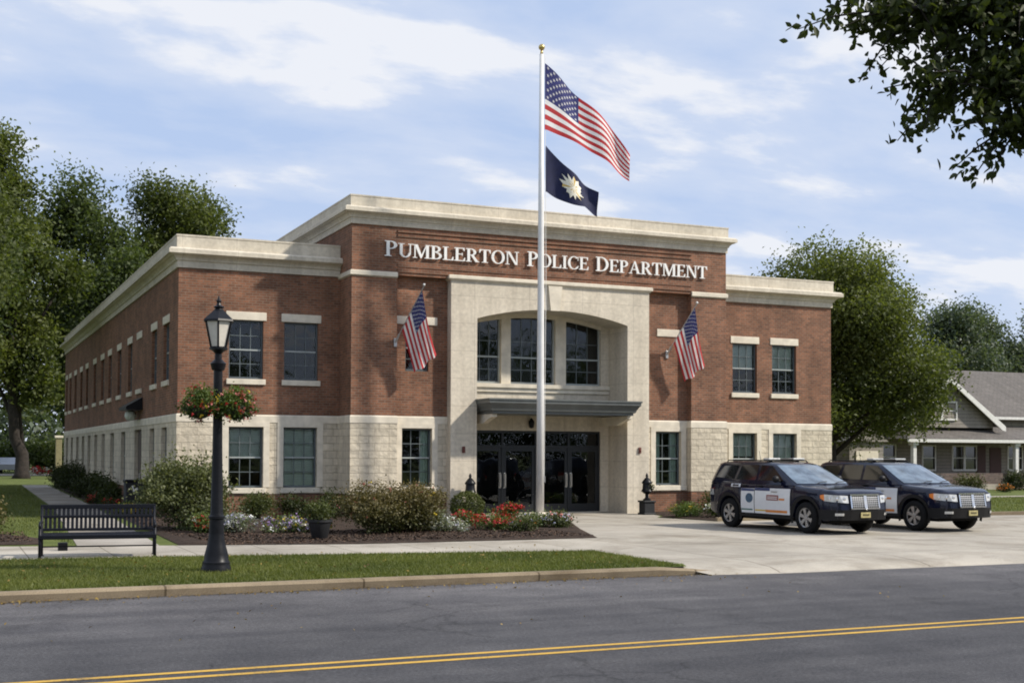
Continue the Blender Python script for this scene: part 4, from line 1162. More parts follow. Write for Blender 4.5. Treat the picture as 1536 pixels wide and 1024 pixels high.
for sd_ in (1, -1):
    cu, cv, NR = 0.50, 0.50, 6
    rim = []
    rg.seed(5)
    for q in range(26):
        a = q*2*math.pi/26
        rr = (0.31 if q % 2 == 0 else 0.22)*rg.uniform(0.8, 1.15)
        rim.append((rr*math.sin(a)*0.72, rr*math.cos(a)*1.15))
    def ep(q, k):
        u, v = cu + rim[q % 26][0]*k/NR, cv + rim[q % 26][1]*k/NR
        return Vector(small(u, v)) + cloth_normal(small, u, v)*0.012*sd_
    for q in range(26):
        for k in range(NR):
            mb.mi = 1 if (k in (1, 2) and q % 3 == 0) or (q % 9 == 0 and k > 2) else 0
            mb.face([ep(q, k), ep(q, k+1), ep(q+1, k+1), ep(q+1, k)] if k else [ep(q, 0), ep(q, 1), ep(q+1, 1)])
mb.build('emblem', [CREAM, GOLDF], sf)

# flags on angled wall poles
def wall_flag(loc, label):
    r_ = empty('wall_flag', loc); tag(r_, label, 'flag', 'flags on angled wall poles')
    tip = Vector((0.55, -1.02, 1.62))
    mb = MB(); mb.tube([(0, -0.02, 0), tip], [0.016, 0.014], 8); mb.build('pole', M['alum'], r_)
    mb = MB(); mb.ball(tip + Vector((0, 0, 0.03)), 0.04, n=10); mb.build('finial', M['white'], r_, smooth=True)
    mb = MB(); mb.bevbox(-0.05, 0.05, -0.03, 0.02, -0.16, 0.10, 0.01); mb.tube([(0, -0.02, -0.02), tip*0.14], [0.035, 0.03], 8); mb.build('bracket', M['alum'], r_)
    A_, B_ = tip*0.22, tip*0.93                  # hoist runs along the pole
    def f(u, v):
        s_ = A_.lerp(B_, v)
        e0, e1 = Vector((0.50, -0.40, -0.98)), Vector((1.12, -0.62, -0.40))
        e_ = e0.lerp(e1, v)
        p = s_.lerp(e_, u)
        k = min(1.0, u*1.6)
        p.y += k*0.075*math.sin(v*11 + u*1.5); p.x += k*0.028*math.sin(v*9 + 1.0 + u*2)
        p.z -= k*0.05*math.cos(v*12 + u*2); p.x -= 0.06*math.sin(math.pi*u)*(v-0.2)
        return p
    stripes_flag(f, 'flag_cloth', r_, 0.030)
    return r_
wf = wall_flag((12.60, 36.80, 5.36), 'small American flag on angled wall pole left of the stone entrance')
w2 = copy_tree(wf); w2.location = (22.36, 37.05, 5.36)
w2['label'] = 'small American flag on angled wall pole right of the stone entrance'

# ------------------------------------------------------------------ street lamp with flower basket
lp = empty('street_lamp', (4.15, 21.09, 0)); tag(lp, 'black cast iron lamp post with hexagonal lantern on the grass verge', 'street lamp')
mb = MB(); mb.lathe([(0.24, -0.03), (0.24, 0.07), (0.225, 0.10), (0.225, 0.16), (0.20, 0.19), (0.19, 0.29), (0.155, 0.42), (0.135, 0.52), (0.125, 0.62)], 24)
mb.build('base', M['blackiron'], lp, smooth=True, angle=35)
mb = MB(); mb.lathe([(0.125, 0.62), (0.115, 0.86), (0.135, 0.87), (0.135, 0.91), (0.11, 0.93), (0.105, 0.97), (0.082, 2.0), (0.072, 3.30), (0.10, 3.31), (0.115, 3.36), (0.13, 3.42), (0.10, 3.45), (0.06, 3.49), (0.055, 3.58), (0.09, 3.62), (0.15, 3.65), (0.15, 3.68)], 24, flute=(0.97, 3.28))
mb.build('pole', M['blackiron'], lp, smooth=True, angle=35)
mb = MB()
hexr = lambda r_, z: [(r_*math.cos(k*math.pi/3+0.3), r_*math.sin(k*math.pi/3+0.3), z) for k in range(6)]
lo, hi = hexr(0.135, 3.68), hexr(0.235, 4.12)
for k in range(6): mb.tube([lo[k], hi[k]], 0.016, 6)
for ring in (lo, hi):
    for k in range(6): mb.tube([ring[k], ring[(k+1) % 6]], 0.018, 6)
mb.build('lantern_frame', M['blackiron'], lp)
mb = MB(); lo, hi = hexr(0.128, 3.69), hexr(0.226, 4.11)
for k in range(6): mb.face([lo[k], lo[(k+1) % 6], hi[(k+1) % 6], hi[k]])
mb.build('lantern_glass', M['lampglass'], lp)
mb = MB()
a_, b_, c_ = hexr(0.275, 4.11), hexr(0.265, 4.14), hexr(0.075, 4.31)
for k in range(6):
    j = (k+1) % 6
    mb.face([a_[k], a_[j], b_[j], b_[k]]); mb.face([b_[k], b_[j], c_[j], c_[k]])
mb.face(a_[::-1])
mb.lathe([(0.075, 4.305), (0.06, 4.33), (0.085, 4.345), (0.085, 4.36), (0.045, 4.38), (0.03, 4.42), (0.045, 4.45), (0.02, 4.49), (0.008, 4.54)], 12)
mb.build('lantern_roof', M['blackiron'], lp)
bk_ = empty('flower_basket', (4.15, 21.09, 2.45)); tag(bk_, 'basket of red and yellow flowers ringing the lamp post', 'flower basket')
rng = np.random.default_rng(31)
lobes = [(sx*q, dy, 0.34+h, 0.24, 0.22, 0.20) for sx in (-1, 1) for q, dy, h in ((0.34, 0.0, 0.02), (0.22, 0.12, -0.04), (0.22, -0.12, -0.03), (0.40, -0.05, -0.08), (0.30, 0.02, 0.08))] + [(0, -0.2, 0.28, 0.20, 0.14, 0.18), (0, 0.2, 0.28, 0.18, 0.14, 0.16), (-0.2, -0.18, 0.20, 0.2, 0.14, 0.16), (0.2, -0.18, 0.20, 0.2, 0.14, 0.16), (-0.36, -0.1, 0.18, 0.18, 0.14, 0.16), (0.36, -0.1, 0.18, 0.18, 0.14, 0.16)]
p, t_ = clumps(lobes, 6500, rng, 0.035, 8, 0.5)
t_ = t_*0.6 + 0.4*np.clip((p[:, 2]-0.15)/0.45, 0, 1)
leaves_mesh('foliage', p, 0.05*rng.uniform(0.7, 1.3, len(p)), t_, L['flowergreen'], bk_, seed=31)
for nm, cnt, key in (('blossom', 64, 'red'), ('blossom', 22, 'yellow'), ('blossom', 52, 'pink')):
    lb = np.array(lobes)[rng.choice(len(lobes), cnt)]
    d = rng.normal(size=(cnt, 3)); d[:, 1] -= 0.5; d /= np.linalg.norm(d, axis=1)[:, None]
    q = np.repeat(lb[:, :3] + d*lb[:, 3:6]*1.05, 5, 0) + rng.normal(size=(cnt*5, 3))*0.016
    leaves_mesh(nm, q, 0.042*rng.uniform(0.7, 1.2, len(q)), rng.random(len(q)), P[key], bk_, aspect=0.9, seed=cnt)
mb = MB()
for sx in (-1, 1):
    mb.ball((sx*0.30, 0, 0.20), 0.22, 0.20, 0.15, 14); mb.tube([(sx*0.07, 0, 0.42), (sx*0.3, 0, 0.36)], 0.012, 6)
mb.build('basket', M['pot'], bk_, smooth=True)

# ------------------------------------------------------------------ bench
bn = empty('park_bench', (2.70, 24.85, 0), R(-7)); tag(bn, 'black metal park bench with slatted back on the pavement', 'bench')
BL = 1.04
for sx in (-1, 1):
    x = sx*(BL-0.03)
    mb = MB()
    mb.tube([(x, 0.34, 0.0), (x, 0.30, 0.42), (x, 0.40, 0.93)], [0.028, 0.028, 0.024], 8)          # rear leg and back post
    mb.tube([(x, -0.26, 0.0), (x, -0.24, 0.62)], 0.028, 8)
    mb.tube([(x, 0.36, 0.64), (x, 0.1, 0.66), (x, -0.20, 0.655), (x, -0.30, 0.64), (x, -0.33, 0.60), (x, -0.30, 0.565)], 0.024, 8)
    mb.tube([(x, 0.31, 0.40), (x, -0.25, 0.40)], 0.022, 8)
    for yy in (0.34, -0.26): mb.lathe([(0.045, 0.0), (0.045, 0.02), (0.028, 0.035)], 10, (x, yy, 0))
    mb.build('end_frame', M['benchiron'], bn, smooth=True)
mb = MB()
for z, y in ((0.93, 0.40), (0.74, 0.362), (0.50, 0.315)):
    mb.bevbox(-BL, BL, y-0.018, y+0.018, z-(0.045 if z > 0.9 else 0.026), z+(0.035 if z > 0.9 else 0.026), 0.008)
n = 25
for i in range(n):
    x = -BL+0.1 + (2*BL-0.2)*i/(n-1)
    mb.prismx([(0.318, 0.50), (0.330, 0.50), (0.408, 0.92), (0.396, 0.92)], x-0.025, x+0.025)
mb.build('backrest', M['benchiron'], bn)
mb = MB()
for i in range(9):
    y = 0.27 - i*0.066
    mb.bevbox(-BL, BL, y-0.027, y+0.027, 0.425-0.003*i*(1 if i < 8 else 3), 0.447-0.003*i*(1 if i < 8 else 3), 0.006)
mb.bevbox(-BL, BL, -0.30, -0.275, 0.36, 0.43, 0.006)
mb.build('seat', M['benchiron'], bn)
mb = MB(); mb.tube([(-BL+0.03, 0.05, 0.20), (BL-0.03, 0.05, 0.20)], 0.014, 6); mb.build('stretcher', M['benchiron'], bn)

gl_ = empty('ground_light', (2.22, 26.6, 0)); tag(gl_, 'small black box light low on the ground behind the bench', 'ground light')
mb = MB(); mb.bevbox(-0.09, 0.09, -0.07, 0.07, 0.0, 0.17, 0.015); mb.build('housing', M['blackiron'], gl_)
mb = MB(); mb.tube([(0, 0.02, 0.0), (0, 0.12, 0.0)], 0.02, 6); mb.build('cable', M['blackiron'], gl_)

# black utility bin beside the side door
bi = empty('waste_bin', (5.95, 44.4, 0)); tag(bi, 'black waste bin with white mark standing by the side door', 'bin')
mb = MB(); mb.bevbox(-0.30, 0.30, -0.28, 0.28, 0.05, 0.95, 0.03); mb.build('body', M['pot'], bi)
mb = MB(); mb.bevbox(-0.33, 0.33, -0.31, 0.31, 0.94, 1.04, 0.03); mb.build('lid', M['blackiron'], bi)
mb = MB(); mb.face([(-0.06, -0.284, 0.62), (0.10, -0.284, 0.70), (0.08, -0.284, 0.78), (-0.08, -0.284, 0.70)]); mb.face([(-0.10, -0.284, 0.72), (-0.04, -0.284, 0.72), (-0.04, -0.284, 0.84), (-0.10, -0.284, 0.84)]); mb.build('mark', M['white'], bi)

# cast iron urns by the entrance piers
def urn(loc, label):
    r_ = empty('ornamental_urn', loc); tag(r_, label, 'urn', 'black urns beside the entrance piers')
    mb = MB(); mb.bevbox(-0.19, 0.19, -0.19, 0.19, 0, 0.40, 0.02); mb.bevbox(-0.22, 0.22, -0.22, 0.22, 0.40, 0.46, 0.015); mb.bevbox(-0.22, 0.22, -0.22, 0.22, 0, 0.06, 0.015); mb.build('pedestal', M['pot'], r_)
    mb = MB(); mb.lathe([(0.13, 0.46), (0.13, 0.50), (0.06, 0.55), (0.055, 0.66), (0.12, 0.70), (0.19, 0.76), (0.17, 0.80), (0.15, 0.84), (0.14, 1.00), (0.17, 1.02)], 18); mb.build('body', M['blackiron'], r_, smooth=True, angle=40)
    mb = MB(); mb.lathe([(0.17, 1.02), (0.17, 1.05), (0.12, 1.12), (0.07, 1.18), (0.03, 1.22), (0.05, 1.25), (0.035, 1.30), (0.01, 1.35)], 18); mb.build('finial', M['blackiron'], r_, smooth=True, angle=40)
    return r_
u1 = urn((14.95, 36.45, 0), 'black iron urn rising behind the clipped round bush'); u2 = copy_tree(u1); u2.location = (20.98, 36.0, 0); u2['label'] = 'black iron urn on pedestal right of the glass doors'
u3 = shrub('ivy', 'small green ivy trailing on the urn right of the doors', (21.08, 35.88, 0.78), 0.13, 0.12, 0.10, 160, 0.06, L['box'], 77, cat='plant', lobes_n=4)

# ------------------------------------------------------------------ planting
bed = 'shrubs along the front of the building'
shrub('juniper', 'tall feathery green juniper at the left front corner of the building', (5.55, 32.4, 0), 1.18, 1.05, 0.92, 17000, 0.085, L['yew'], 41, bed, spiky=0.35, lobes_n=12)
shrub('boxwood', 'low rounded green bush under the first lower window, beside the lamp post', (8.35, 36.6, 0), 0.68, 0.6, 0.42, 4200, 0.06, L['shrub'], 42, bed)
shrub('boxwood', 'small dark bush under the second lower window of the left wing', (9.55, 36.9, 0), 0.5, 0.5, 0.40, 1500, 0.075, L['shade'], 43, bed)
shrub('boxwood', 'dark green bush in the corner where left wing meets centre block', (10.55, 36.7, 0), 0.62, 0.55, 0.44, 1800, 0.075, L['shade'], 44, bed)
pt_ = empty('planter', (7.75, 27.75, 0)); tag(pt_, 'dark tapered planter pot standing in the mulch by the pavement', 'planter')
mb = MB(); mb.lathe([(0.15, 0.0), (0.165, 0.02), (0.255, 0.40), (0.285, 0.42), (0.285, 0.47), (0.255, 0.47), (0.24, 0.43)], 22); mb.build('pot', M['pot'], pt_, smooth=True, angle=40)
mb = MB(); mb.lathe([(0.245, 0.405), (0.20, 0.425), (0.05, 0.44)], 18); mb.build('soil', M['mulch'], pt_)
shrub('potted_shrub', 'twiggy green shrub growing in the dark tapered pot', (7.75, 27.75, 0.40), 0.36, 0.34, 0.25, 1300, 0.055, L['shrub'], 45, spiky=0.2)
shrub('barberry', 'large rust-red mounded bush with pink blossoms before the centre block', (10.05, 29.4, 0), 1.38, 1.2, 0.71, 26000, 0.062, L['rust'], 46, bed, lobes_n=16, blossoms=[(P['pink'], 26, 0.05), (P['yellow'], 8, 0.05)])
shrub('clipped_bush', 'tightly clipped bowl-shaped green bush in front of the left pier', (14.05, 34.5, 0), 0.50, 0.50, 0.42, 9000, 0.042, L['clip'], 47, bed, round_=True)
shrub('boxwood', 'green bush beside the wall behind the first police car', (24.0, 36.2, 0), 0.75, 0.55, 0.42, 1500, 0.08, L['shrub'], 48, bed)
flowers('red begonias and white blooms left of the lamp post foot', (5.75, 30.8, 0), 0.32, 0.3, 0.22, [(P['red'], 34, 0.06), (P['white'], 12, 0.05)], 51)
flowers('white and lilac flowers just right of the lamp post', (6.55, 30.5, 0), 0.50, 0.4, 0.22, [(P['lilac'], 40, 0.055), (P['white'], 34, 0.055), (P['purple'], 16, 0.05)], 52, L['grey'])
flowers('purple, white and yellow pansies between lamp post and dark pot', (7.60, 30.2, 0), 0.58, 0.45, 0.22, [(P['purple'], 34, 0.06), (P['lilac'], 24, 0.06), (P['yellow'], 14, 0.055), (P['white'], 20, 0.05)], 53)
flowers('orange and yellow blooms behind the dark tapered pot', (8.35, 30.0, 0), 0.28, 0.25, 0.24, [(P['orange'], 16, 0.06), (P['yellow'], 16, 0.06)], 54, n=400)
flowers('white flowering clump right of the rust-red bush', (11.40, 29.3, 0), 0.50, 0.45, 0.20, [(P['white'], 70, 0.055), (P['lilac'], 20, 0.05)], 55, L['grey'])
flowers('pale small clump behind the white flowers near the clipped bush', (12.0, 32.0, 0), 0.42, 0.4, 0.22, [(P['white'], 26, 0.05)], 56, L['grey'], n=600)
flowers('red flowers at the foot of the clipped bush', (12.75, 31.3, 0), 0.42, 0.4, 0.20, [(P['red'], 44, 0.06)], 57, n=700)
flowers('wide patch of red begonias in the middle of the bed', (12.75, 29.5, 0), 0.55, 0.45, 0.21, [(P['red'], 60, 0.06), (P['pink'], 10, 0.05)], 58)
flowers('tall bright red geraniums left of the flagpole foot', (14.65, 32.9, 0), 0.38, 0.35, 0.26, [(P['red'], 70, 0.065)], 59, n=700)
flowers('plain green clump between red begonias and the flagpole', (13.15, 28.6, 0), 0.40, 0.38, 0.20, [(P['lilac'], 6, 0.04)], 60, L['shrub'])
flowers('green clump with blue flowers before the flagpole foot', (14.35, 30.2, 0), 0.44, 0.4, 0.19, [(P['lilac'], 24, 0.055), (P['orange'], 8, 0.05)], 61)
flowers('blue and pink mixed clump at the right end of the bed', (14.75, 29.9, 0), 0.40, 0.42, 0.22, [(P['lilac'], 22, 0.055), (P['pink'], 12, 0.05)], 62, L['shrub'])
flowers('leafy green clump at the left end of the bed by the cars', (21.15, 33.6, 0), 0.55, 0.45, 0.22, [(P['yellow'], 6, 0.05)], 63, n=1300)
flowers('white flowers in the bed behind the first police car', (21.75, 33.0, 0), 0.42, 0.4, 0.22, [(P['white'], 60, 0.065)], 64)
flowers('red and orange flowers close behind the first police car', (22.0, 32.3, 0), 0.42, 0.36, 0.20, [(P['red'], 22, 0.07), (P['orange'], 22, 0.065), (P['white'], 24, 0.05)], 65, L['grey'])
sb = 'dark shrubs along the side wall'
for i, (x, y, rx, rz, lab) in enumerate([(5.95, 72, 0.9, 0.85, 'dark shrub at the far end of the side wall'), (5.85, 64, 0.95, 1.0, 'tallest dark shrub along the shaded side wall'), (5.80, 57, 0.8, 0.8, 'dark rounded shrub midway along the side wall'), (5.75, 51.5, 0.62, 0.72, 'dark shrub along the side wall, second from the bin'), (5.55, 47.8, 0.5, 0.52, 'low dark shrub just behind the waste bin')]):
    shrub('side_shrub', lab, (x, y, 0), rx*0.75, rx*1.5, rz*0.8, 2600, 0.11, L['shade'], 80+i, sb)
flowers('red flowering ground plants on the path edge by the side wall', (5.35, 50.5, 0), 0.25, 1.6, 0.18, [(P['red'], 34, 0.07)], 90, L['shade'])
flowers('yellow and orange flowers at the foot of the waste bin', (5.45, 41.0, 0), 0.55, 0.8, 0.17, [(P['yellow'], 26, 0.06), (P['orange'], 10, 0.06)], 91)
flowers('red flowering plants beside the path, before the waste bin', (5.25, 45.2, 0), 0.28, 1.1, 0.17, [(P['red'], 26, 0.06)], 92, L['shade'])
shrub('rust_shrub', 'reddish brown shrub cut by the left edge of the photo', (0.95, 33.6, 0), 0.75, 0.7, 0.55, 2600, 0.09, L['rust'], 95)

# ------------------------------------------------------------------ police cars
def lerp_tab(tab, x):
    if x <= tab[0][0]: return tab[0][1]
    for (a, va), (b_, vb) in zip(tab, tab[1:]):
        if x <= b_:
            f = (x-a)/(b_-a); f = f*f*(3-2*f)*0.35 + f*0.65
            return va + (vb-va)*f
    return tab[-1][1]
CW = [(0, .80), (.10, .875), (.35, .945), (.9, .975), (2.5, .985), (4.2, .98), (4.65, .955), (4.9, .90), (4.97, .86)]
CT = [(0, .96), (.06, 1.03), (.22, 1.09), (.6, 1.13), (1.15, 1.17), (1.5, 1.22), (3.0, 1.25), (4.5, 1.28), (4.9, 1.26), (4.97, 1.18)]
AX = (0.95, 3.99); AR, WR = 0.475, 0.395
def cbot(y):
    z = lerp_tab([(0, .40), (.25, .34), (.6, .33), (1.5, .34), (3.4, .34), (4.6, .36), (4.97, .44)], y)
    for a in AX:
        d = abs(y-a)
        if d < AR: z = max(z, WR + math.sqrt(AR*AR - d*d) - 0.01)
    return z
SEC = [(0.0, .80), (0.0, .965), (.12, .99), (.40, 1.0), (.66, .995), (.84, .975), (.93, .94), (.985, .88), (1.0, .78)]
def csec(y):
    zb, zt, wv = cbot(y), lerp_tab(CT, y), lerp_tab(CW, y)
    fb = min(zb, 0.62)
    out = []
    for i, (fr, k) in enumerate(SEC):
        z = fb + fr*(zt-fb)
        if i >= 2: z = max(z, zb + 0.012*(i-1))
        else: z = zb
        out.append((wv*k, z))
    return out + [(0, zt+0.022)]
def side_x(y, z):
    s_ = csec(y)
    for (xa, za), (xb, zb) in zip(s_[1:], s_[2:]):
        if za <= z <= zb and zb > za: return xa + (xb-xa)*(z-za)/(zb-za)
    return s_[2][0]
LV = [(1.18, 1.24, 4.95, .93), (1.26, 1.42, 4.94, .91), (1.38, 1.67, 4.90, .872), (1.51, 1.93, 4.85, .828), (1.64, 2.17, 4.79, .785), (1.71, 2.34, 4.74, .752), (1.755, 2.58, 4.62, .69), (1.775, 2.9, 4.3, .52)]
def lev(z):
    for a, c in zip(LV, LV[1:]):
        if z <= c[0]:
            f = (z-a[0])/(c[0]-a[0]); return [a[i]+(c[i]-a[i])*f for i in range(4)]
    return LV[-1]
def build_car():
    r_ = empty('police_car', (0, 0, 0))
    O = -2.47                                    # nose towards -Y, origin at the middle of the car on the ground
    ys = sorted(set([0, .03, .06, .1, .16, .22, .3] + [round(0.38+0.065*i, 3) for i in range(71) if 0.38+0.065*i < 4.95] + [4.93, 4.97] + [a+s_*AR for a in AX for s_ in (-1, -.985, .985, 1)]))
    mb = MB(); secs = []
    for y in ys:
        h = csec(y)
        secs.append([(x, y+O, z) for x, z in h] + [(-x, y+O, z) for x, z in h[-2::-1]])
    n = len(secs[0])
    v = [p for s_ in secs for p in s_]
    f = [(i*n+k, i*n+k+1, (i+1)*n+k+1, (i+1)*n+k) for i in range(len(secs)-1) for k in range(n-1)]
    f += [tuple(range(n)), tuple((len(secs)-1)*n+k for k in range(n))[::-1]]
    f += [(i*n, (i+1)*n, (i+1)*n+n-1, i*n+n-1) for i in range(len(secs)-1)]
    mb.faces(v, f)
    mb.build('body', M['navy'], r_, smooth=True, angle=38, recalc=True)
    # cabin
    mb = MB(); v = []; m_ = 0
    for z, yf, yr, wv in LV:
        ring = [(0, yf-.09), (wv*.45, yf-.065), (wv*.8, yf+.02), (wv*.955, yf+.12), (wv, yf+.30), (wv*1.0, (yf+yr)/2), (wv, yr-.22), (wv*.94, yr-.06), (wv*.5, yr+.0), (0, yr+.01)]
        full = ring + [(-x, y) for x, y in ring[-2:0:-1]]
        m_ = len(full); v += [(x, y+O, z) for x, y in full]
    f = [(i*m_+k, i*m_+(k+1) % m_, (i+1)*m_+(k+1) % m_, (i+1)*m_+k) for i in range(len(LV)-1) for k in range(m_)]
    f.append(tuple((len(LV)-1)*m_+k for k in range(m_)))
    mb.faces(v, f); mb.build('cabin', M['navy'], r_, smooth=True, angle=60, recalc=True)
    # windscreen
    mb = MB(); zz = [1.22, 1.33, 1.44, 1.56, 1.68]; ss = [-1+2*i/12 for i in range(13)]
    def ws(s_, z):
        q = lev(z); a = abs(s_)
        tabx = [(0, 0, -.09), (.5, .45, -.065), (.86, .8, .02), (1.0, .915, .085)]
        for (a0, x0, y0), (a1, x1, y1) in zip(tabx, tabx[1:]):
            if a <= a1+1e-6:
                ff = (a-a0)/(a1-a0); x = x0+(x1-x0)*ff; y = y0+(y1-y0)*ff; break
        return (math.copysign(x*q[3], s_), q[1]+y+O-0.012, z+0.008)
    for i in range(12):
        for k in range(4): mb.face([ws(ss[i], zz[k]), ws(ss[i+1], zz[k]), ws(ss[i+1], zz[k+1]), ws(ss[i], zz[k+1])])
    mb.build('windshield', M['windshield'], r_, smooth=True)
    mb = MB()
    for s_ in (-0.55, 0.15): mb.tube([(s_*.85, 1.10+O, 1.225), ((s_+.28)*.85, 1.22+O, 1.265), ((s_+.58)*.85, 1.27+O, 1.28)], 0.011, 5)
    mb.build('wiper', M['carblack'], r_)
    for sx in (-1, 1):
        for poly in ([(1.84, 1.285), (2.40, 1.665), (2.86, 1.685), (2.86, 1.29)], [(2.95, 1.29), (2.95, 1.685), (3.66, 1.68), (3.76, 1.30)], [(3.87, 1.305), (3.77, 1.675), (4.40, 1.65), (4.70, 1.345)]):
            mb = MB(); mb.face([(sx*(lev(z)[3]+0.008), y+O, z) for y, z in poly]); mb.build('side_window', M['carglass'], r_)
        # doors: white skins following the flank
        def skin(y0, y1, z0, z1, off, nm, mt, ny=10, nz=6, parent=r_, topf=None):
            mb = MB()
            for i in range(ny):
                for k in range(nz):
                    q = []
                    for a, c in ((i, k), (i+1, k), (i+1, k+1), (i, k+1)):
                        y = y0+(y1-y0)*a/ny; zt = topf(y) if topf else z1
                        z = z0+(zt-z0)*c/nz
                        q.append((sx*(side_x(y, z)+off), y+O, z))
                    mb.face(q)
            return mb.build(nm, mt, parent, smooth=True)
        fd = skin(1.52, 2.90, 0.42, 1.09, 0.006, 'front_door', M['carwhite'])
        rd = skin(2.92, 3.47, 0.42, 1.07, 0.006, 'rear_door', M['carwhite'], 6)
        for prt, y0 in ((fd, 2.60), (rd, 3.25)):
            mb = MB(); mb.bevbox(min(sx*.955, sx*1.0), max(sx*.955, sx*1.0), y0+O, y0+0.2+O, 1.125, 1.16, 0.01); mb.build('handle', M['carblack'], prt)
        skin(2.98, 3.44, 0.50, 0.535, 0.011, 'stripe', M['decalgreen'], 4, 1, rd); skin(2.45, 2.88, 0.495, 0.53, 0.011, 'stripe', M['decalgold'], 4, 1, fd); skin(1.62, 2.45, 0.47, 0.535, 0.011, 'stripe', M['decalorange'], 6, 1, fd)
        skin(1.95, 2.42, 0.78, 0.92, 0.011, 'decal', M['decalred'], 4, 2, fd); skin(1.72, 1.93, 0.79, 0.84, 0.011, 'decal', M['decalorange'], 2, 1, fd)
        skin(2.93, 3.46, 1.0, 1.068, 0.011, 'stripe', M['decalnavy'], 4, 1, rd, lambda y: 1.068-0.02*(3.46-y)); skin(2.30, 2.89, 1.02, 1.088, 0.011, 'stripe', M['decalnavy'], 5, 1, fd)
        skin(2.0, 2.25, 0.98, 1.02, 0.011, 'decal', M['alum'], 3, 1, fd); skin(2.0, 2.38, 0.815, 0.835, 0.013, 'decal', M['carwhite'], 3, 1, fd); skin(2.0, 2.38, 0.862, 0.878, 0.013, 'decal', M['carwhite'], 3, 1, fd)
        mb = MB(); ce = (3.12, 0.82)
        for q in range(20):
            a0, a1 = q*math.pi/10, (q+1)*math.pi/10
            mb.face([(sx*(side_x(ce[0]+c*math.cos(a), ce[1]+c2*math.sin(a))+0.012), ce[0]+c*math.cos(a)+O, ce[1]+c2*math.sin(a)) for a, c, c2 in ((0, 0, 0), (a0, .15, .125), (a1, .15, .125))])
        mb.build('emblem', M['decalblue'], rd)
        skin(3.52, 3.90, 1.10, 1.18, 0.008, 'lettering_panel', M['carwhite'], 3, 2); skin(3.58, 3.84, 1.118, 1.162, 0.012, 'lettering', M['navy'], 3, 1)
        skin(1.45, 3.52, 0.335, 0.43, 0.012, 'rocker', M['carblack'], 10, 1)
        for yg in (1.50, 2.91, 3.78): skin(yg-.007, yg+.007, 0.44 if yg < 3.5 else 0.96, 1.20, 0.0125, 'door_gap', M['rimdark'], 1, 5)
        skin(1.6, 4.72, 1.222, 1.236, 0.004, 'belt_moulding', M['alum'], 14, 1)
        # wheel arch flare
        for a in AX:
            mb = MB(); N_ = 18
            for i in range(N_):
                q = []
                for t_, rr in ((i, AR-.012), (i+1, AR-.012), (i+1, AR+.075), (i, AR+.075)):
                    an = math.pi*(-0.10 + 1.20*t_/N_); y = a+rr*math.cos(an); z = WR+rr*math.sin(an)
                    y_ = min(max(y, 0.05), 4.93)
                    q.append((sx*(side_x(y_, min(max(z, cbot(y_)+.02), 1.0))+0.016), y_+O, z))
                mb.face(q)
            mb.build('wheel_arch', M['carblack'], r_, smooth=True)
        # mirror
        mb = MB(); mb.ball((sx*1.06, 1.96+O, 1.33), 0.11, 0.075, 0.09, 12); mb.tube([(sx*.88, 1.95+O, 1.27), (sx*1.02, 1.96+O, 1.30)], 0.03, 6); mb.build('mirror', M['carblack'], r_, smooth=True)
        # roof rail
        mb = MB(); x = sx*.66; mb.tube([(x, 2.7+O, 1.735), (x, 2.78+O, 1.80), (x, 4.4+O, 1.80), (x, 4.5+O, 1.72)], 0.017, 6); mb.build('roof_rail', M['carblack'], r_)
        # tail lamp
        mb = MB()
        for z0, z1 in ((0.86, 1.02), (1.02, 1.20)):
            mb.mi = 0 if z0 < .9 else 1
            q = [(sx*(side_x(y, z)+.012), y+O, z) for y, z in ((4.66, z0), (4.94, z0), (4.94, z1), (4.70, z1))]
            mb.face(q); mb.face([(sx*(side_x(4.94, z)+.012), 4.94+O, z) for z in (z0, z1)] + [(sx*.62, 4.985+O, z1), (sx*.62, 4.985+O, z0)])
        mb.build('tail_light', [M['lampclear'], M['redlens']], r_)
    # nose: strips wrapped round the front corner; s in metres from the centre line
    def nose(s_, z, off):
        a = abs(s_)
        pth = [(0, 0, -.075), (.45, .45, -.06), (.74, .72, -.005), (.92, .868, .10), (1.22, .945, .38), (1.5, .968, .66)]
        for (a0, x0, y0), (a1, x1, y1) in zip(pth, pth[1:]):
            if a <= a1+1e-6:
                f_ = (a-a0)/(a1-a0); x, y = x0+(x1-x0)*f_, y0+(y1-y0)*f_; dx_, dy_ = (y1-y0), (x1-x0); l = math.hypot(dx_, dy_); nx, ny = -(-dx_)/l, -dy_/l; break
        bulge = -0.05*math.sin(max(0, min(1, (z-.35)/.6))*math.pi)
        nx, ny = (y1-y0)/l, -(x1-x0)/l
        return (math.copysign(x + nx*off, s_), y + ny*off + bulge*(1 if a < .75 else .3) + O, z)
    def nstrip(s0, s1, zf0, zf1, off, mb, n_=8):
        for i in range(n_):
            a, c = s0+(s1-s0)*i/n_, s0+(s1-s0)*(i+1)/n_
            k0, k1 = i/n_, (i+1)/n_
            z0a, z0b = zf0(k0), zf0(k1); z1a, z1b = zf1(k0), zf1(k1)
            mb.face([nose(a, z0a, off), nose(c, z0b, off), nose(c, z1b, off), nose(a, z1a, off)])
            mb.face([nose(a, z1a, off), nose(c, z1b, off), nose(c, z1b, off-.08), nose(a, z1a, off-.08)]); mb.face([nose(a, z0a, off), nose(c, z0b, off), nose(c, z0b, off-.08), nose(a, z0a, off-.08)])
    C_ = lambda v_: (lambda k: v_)
    mb = MB(); nstrip(-1.22, 1.22, C_(.60), C_(.99), .0, mb, 30); mb.build('front_panel', M['navy'], r_, smooth=True, angle=40)
    mb = MB(); nstrip(-1.30, 1.30, C_(.36), C_(.615), .022, mb, 30); mb.build('bumper', M['carblack'], r_, smooth=True, angle=40)
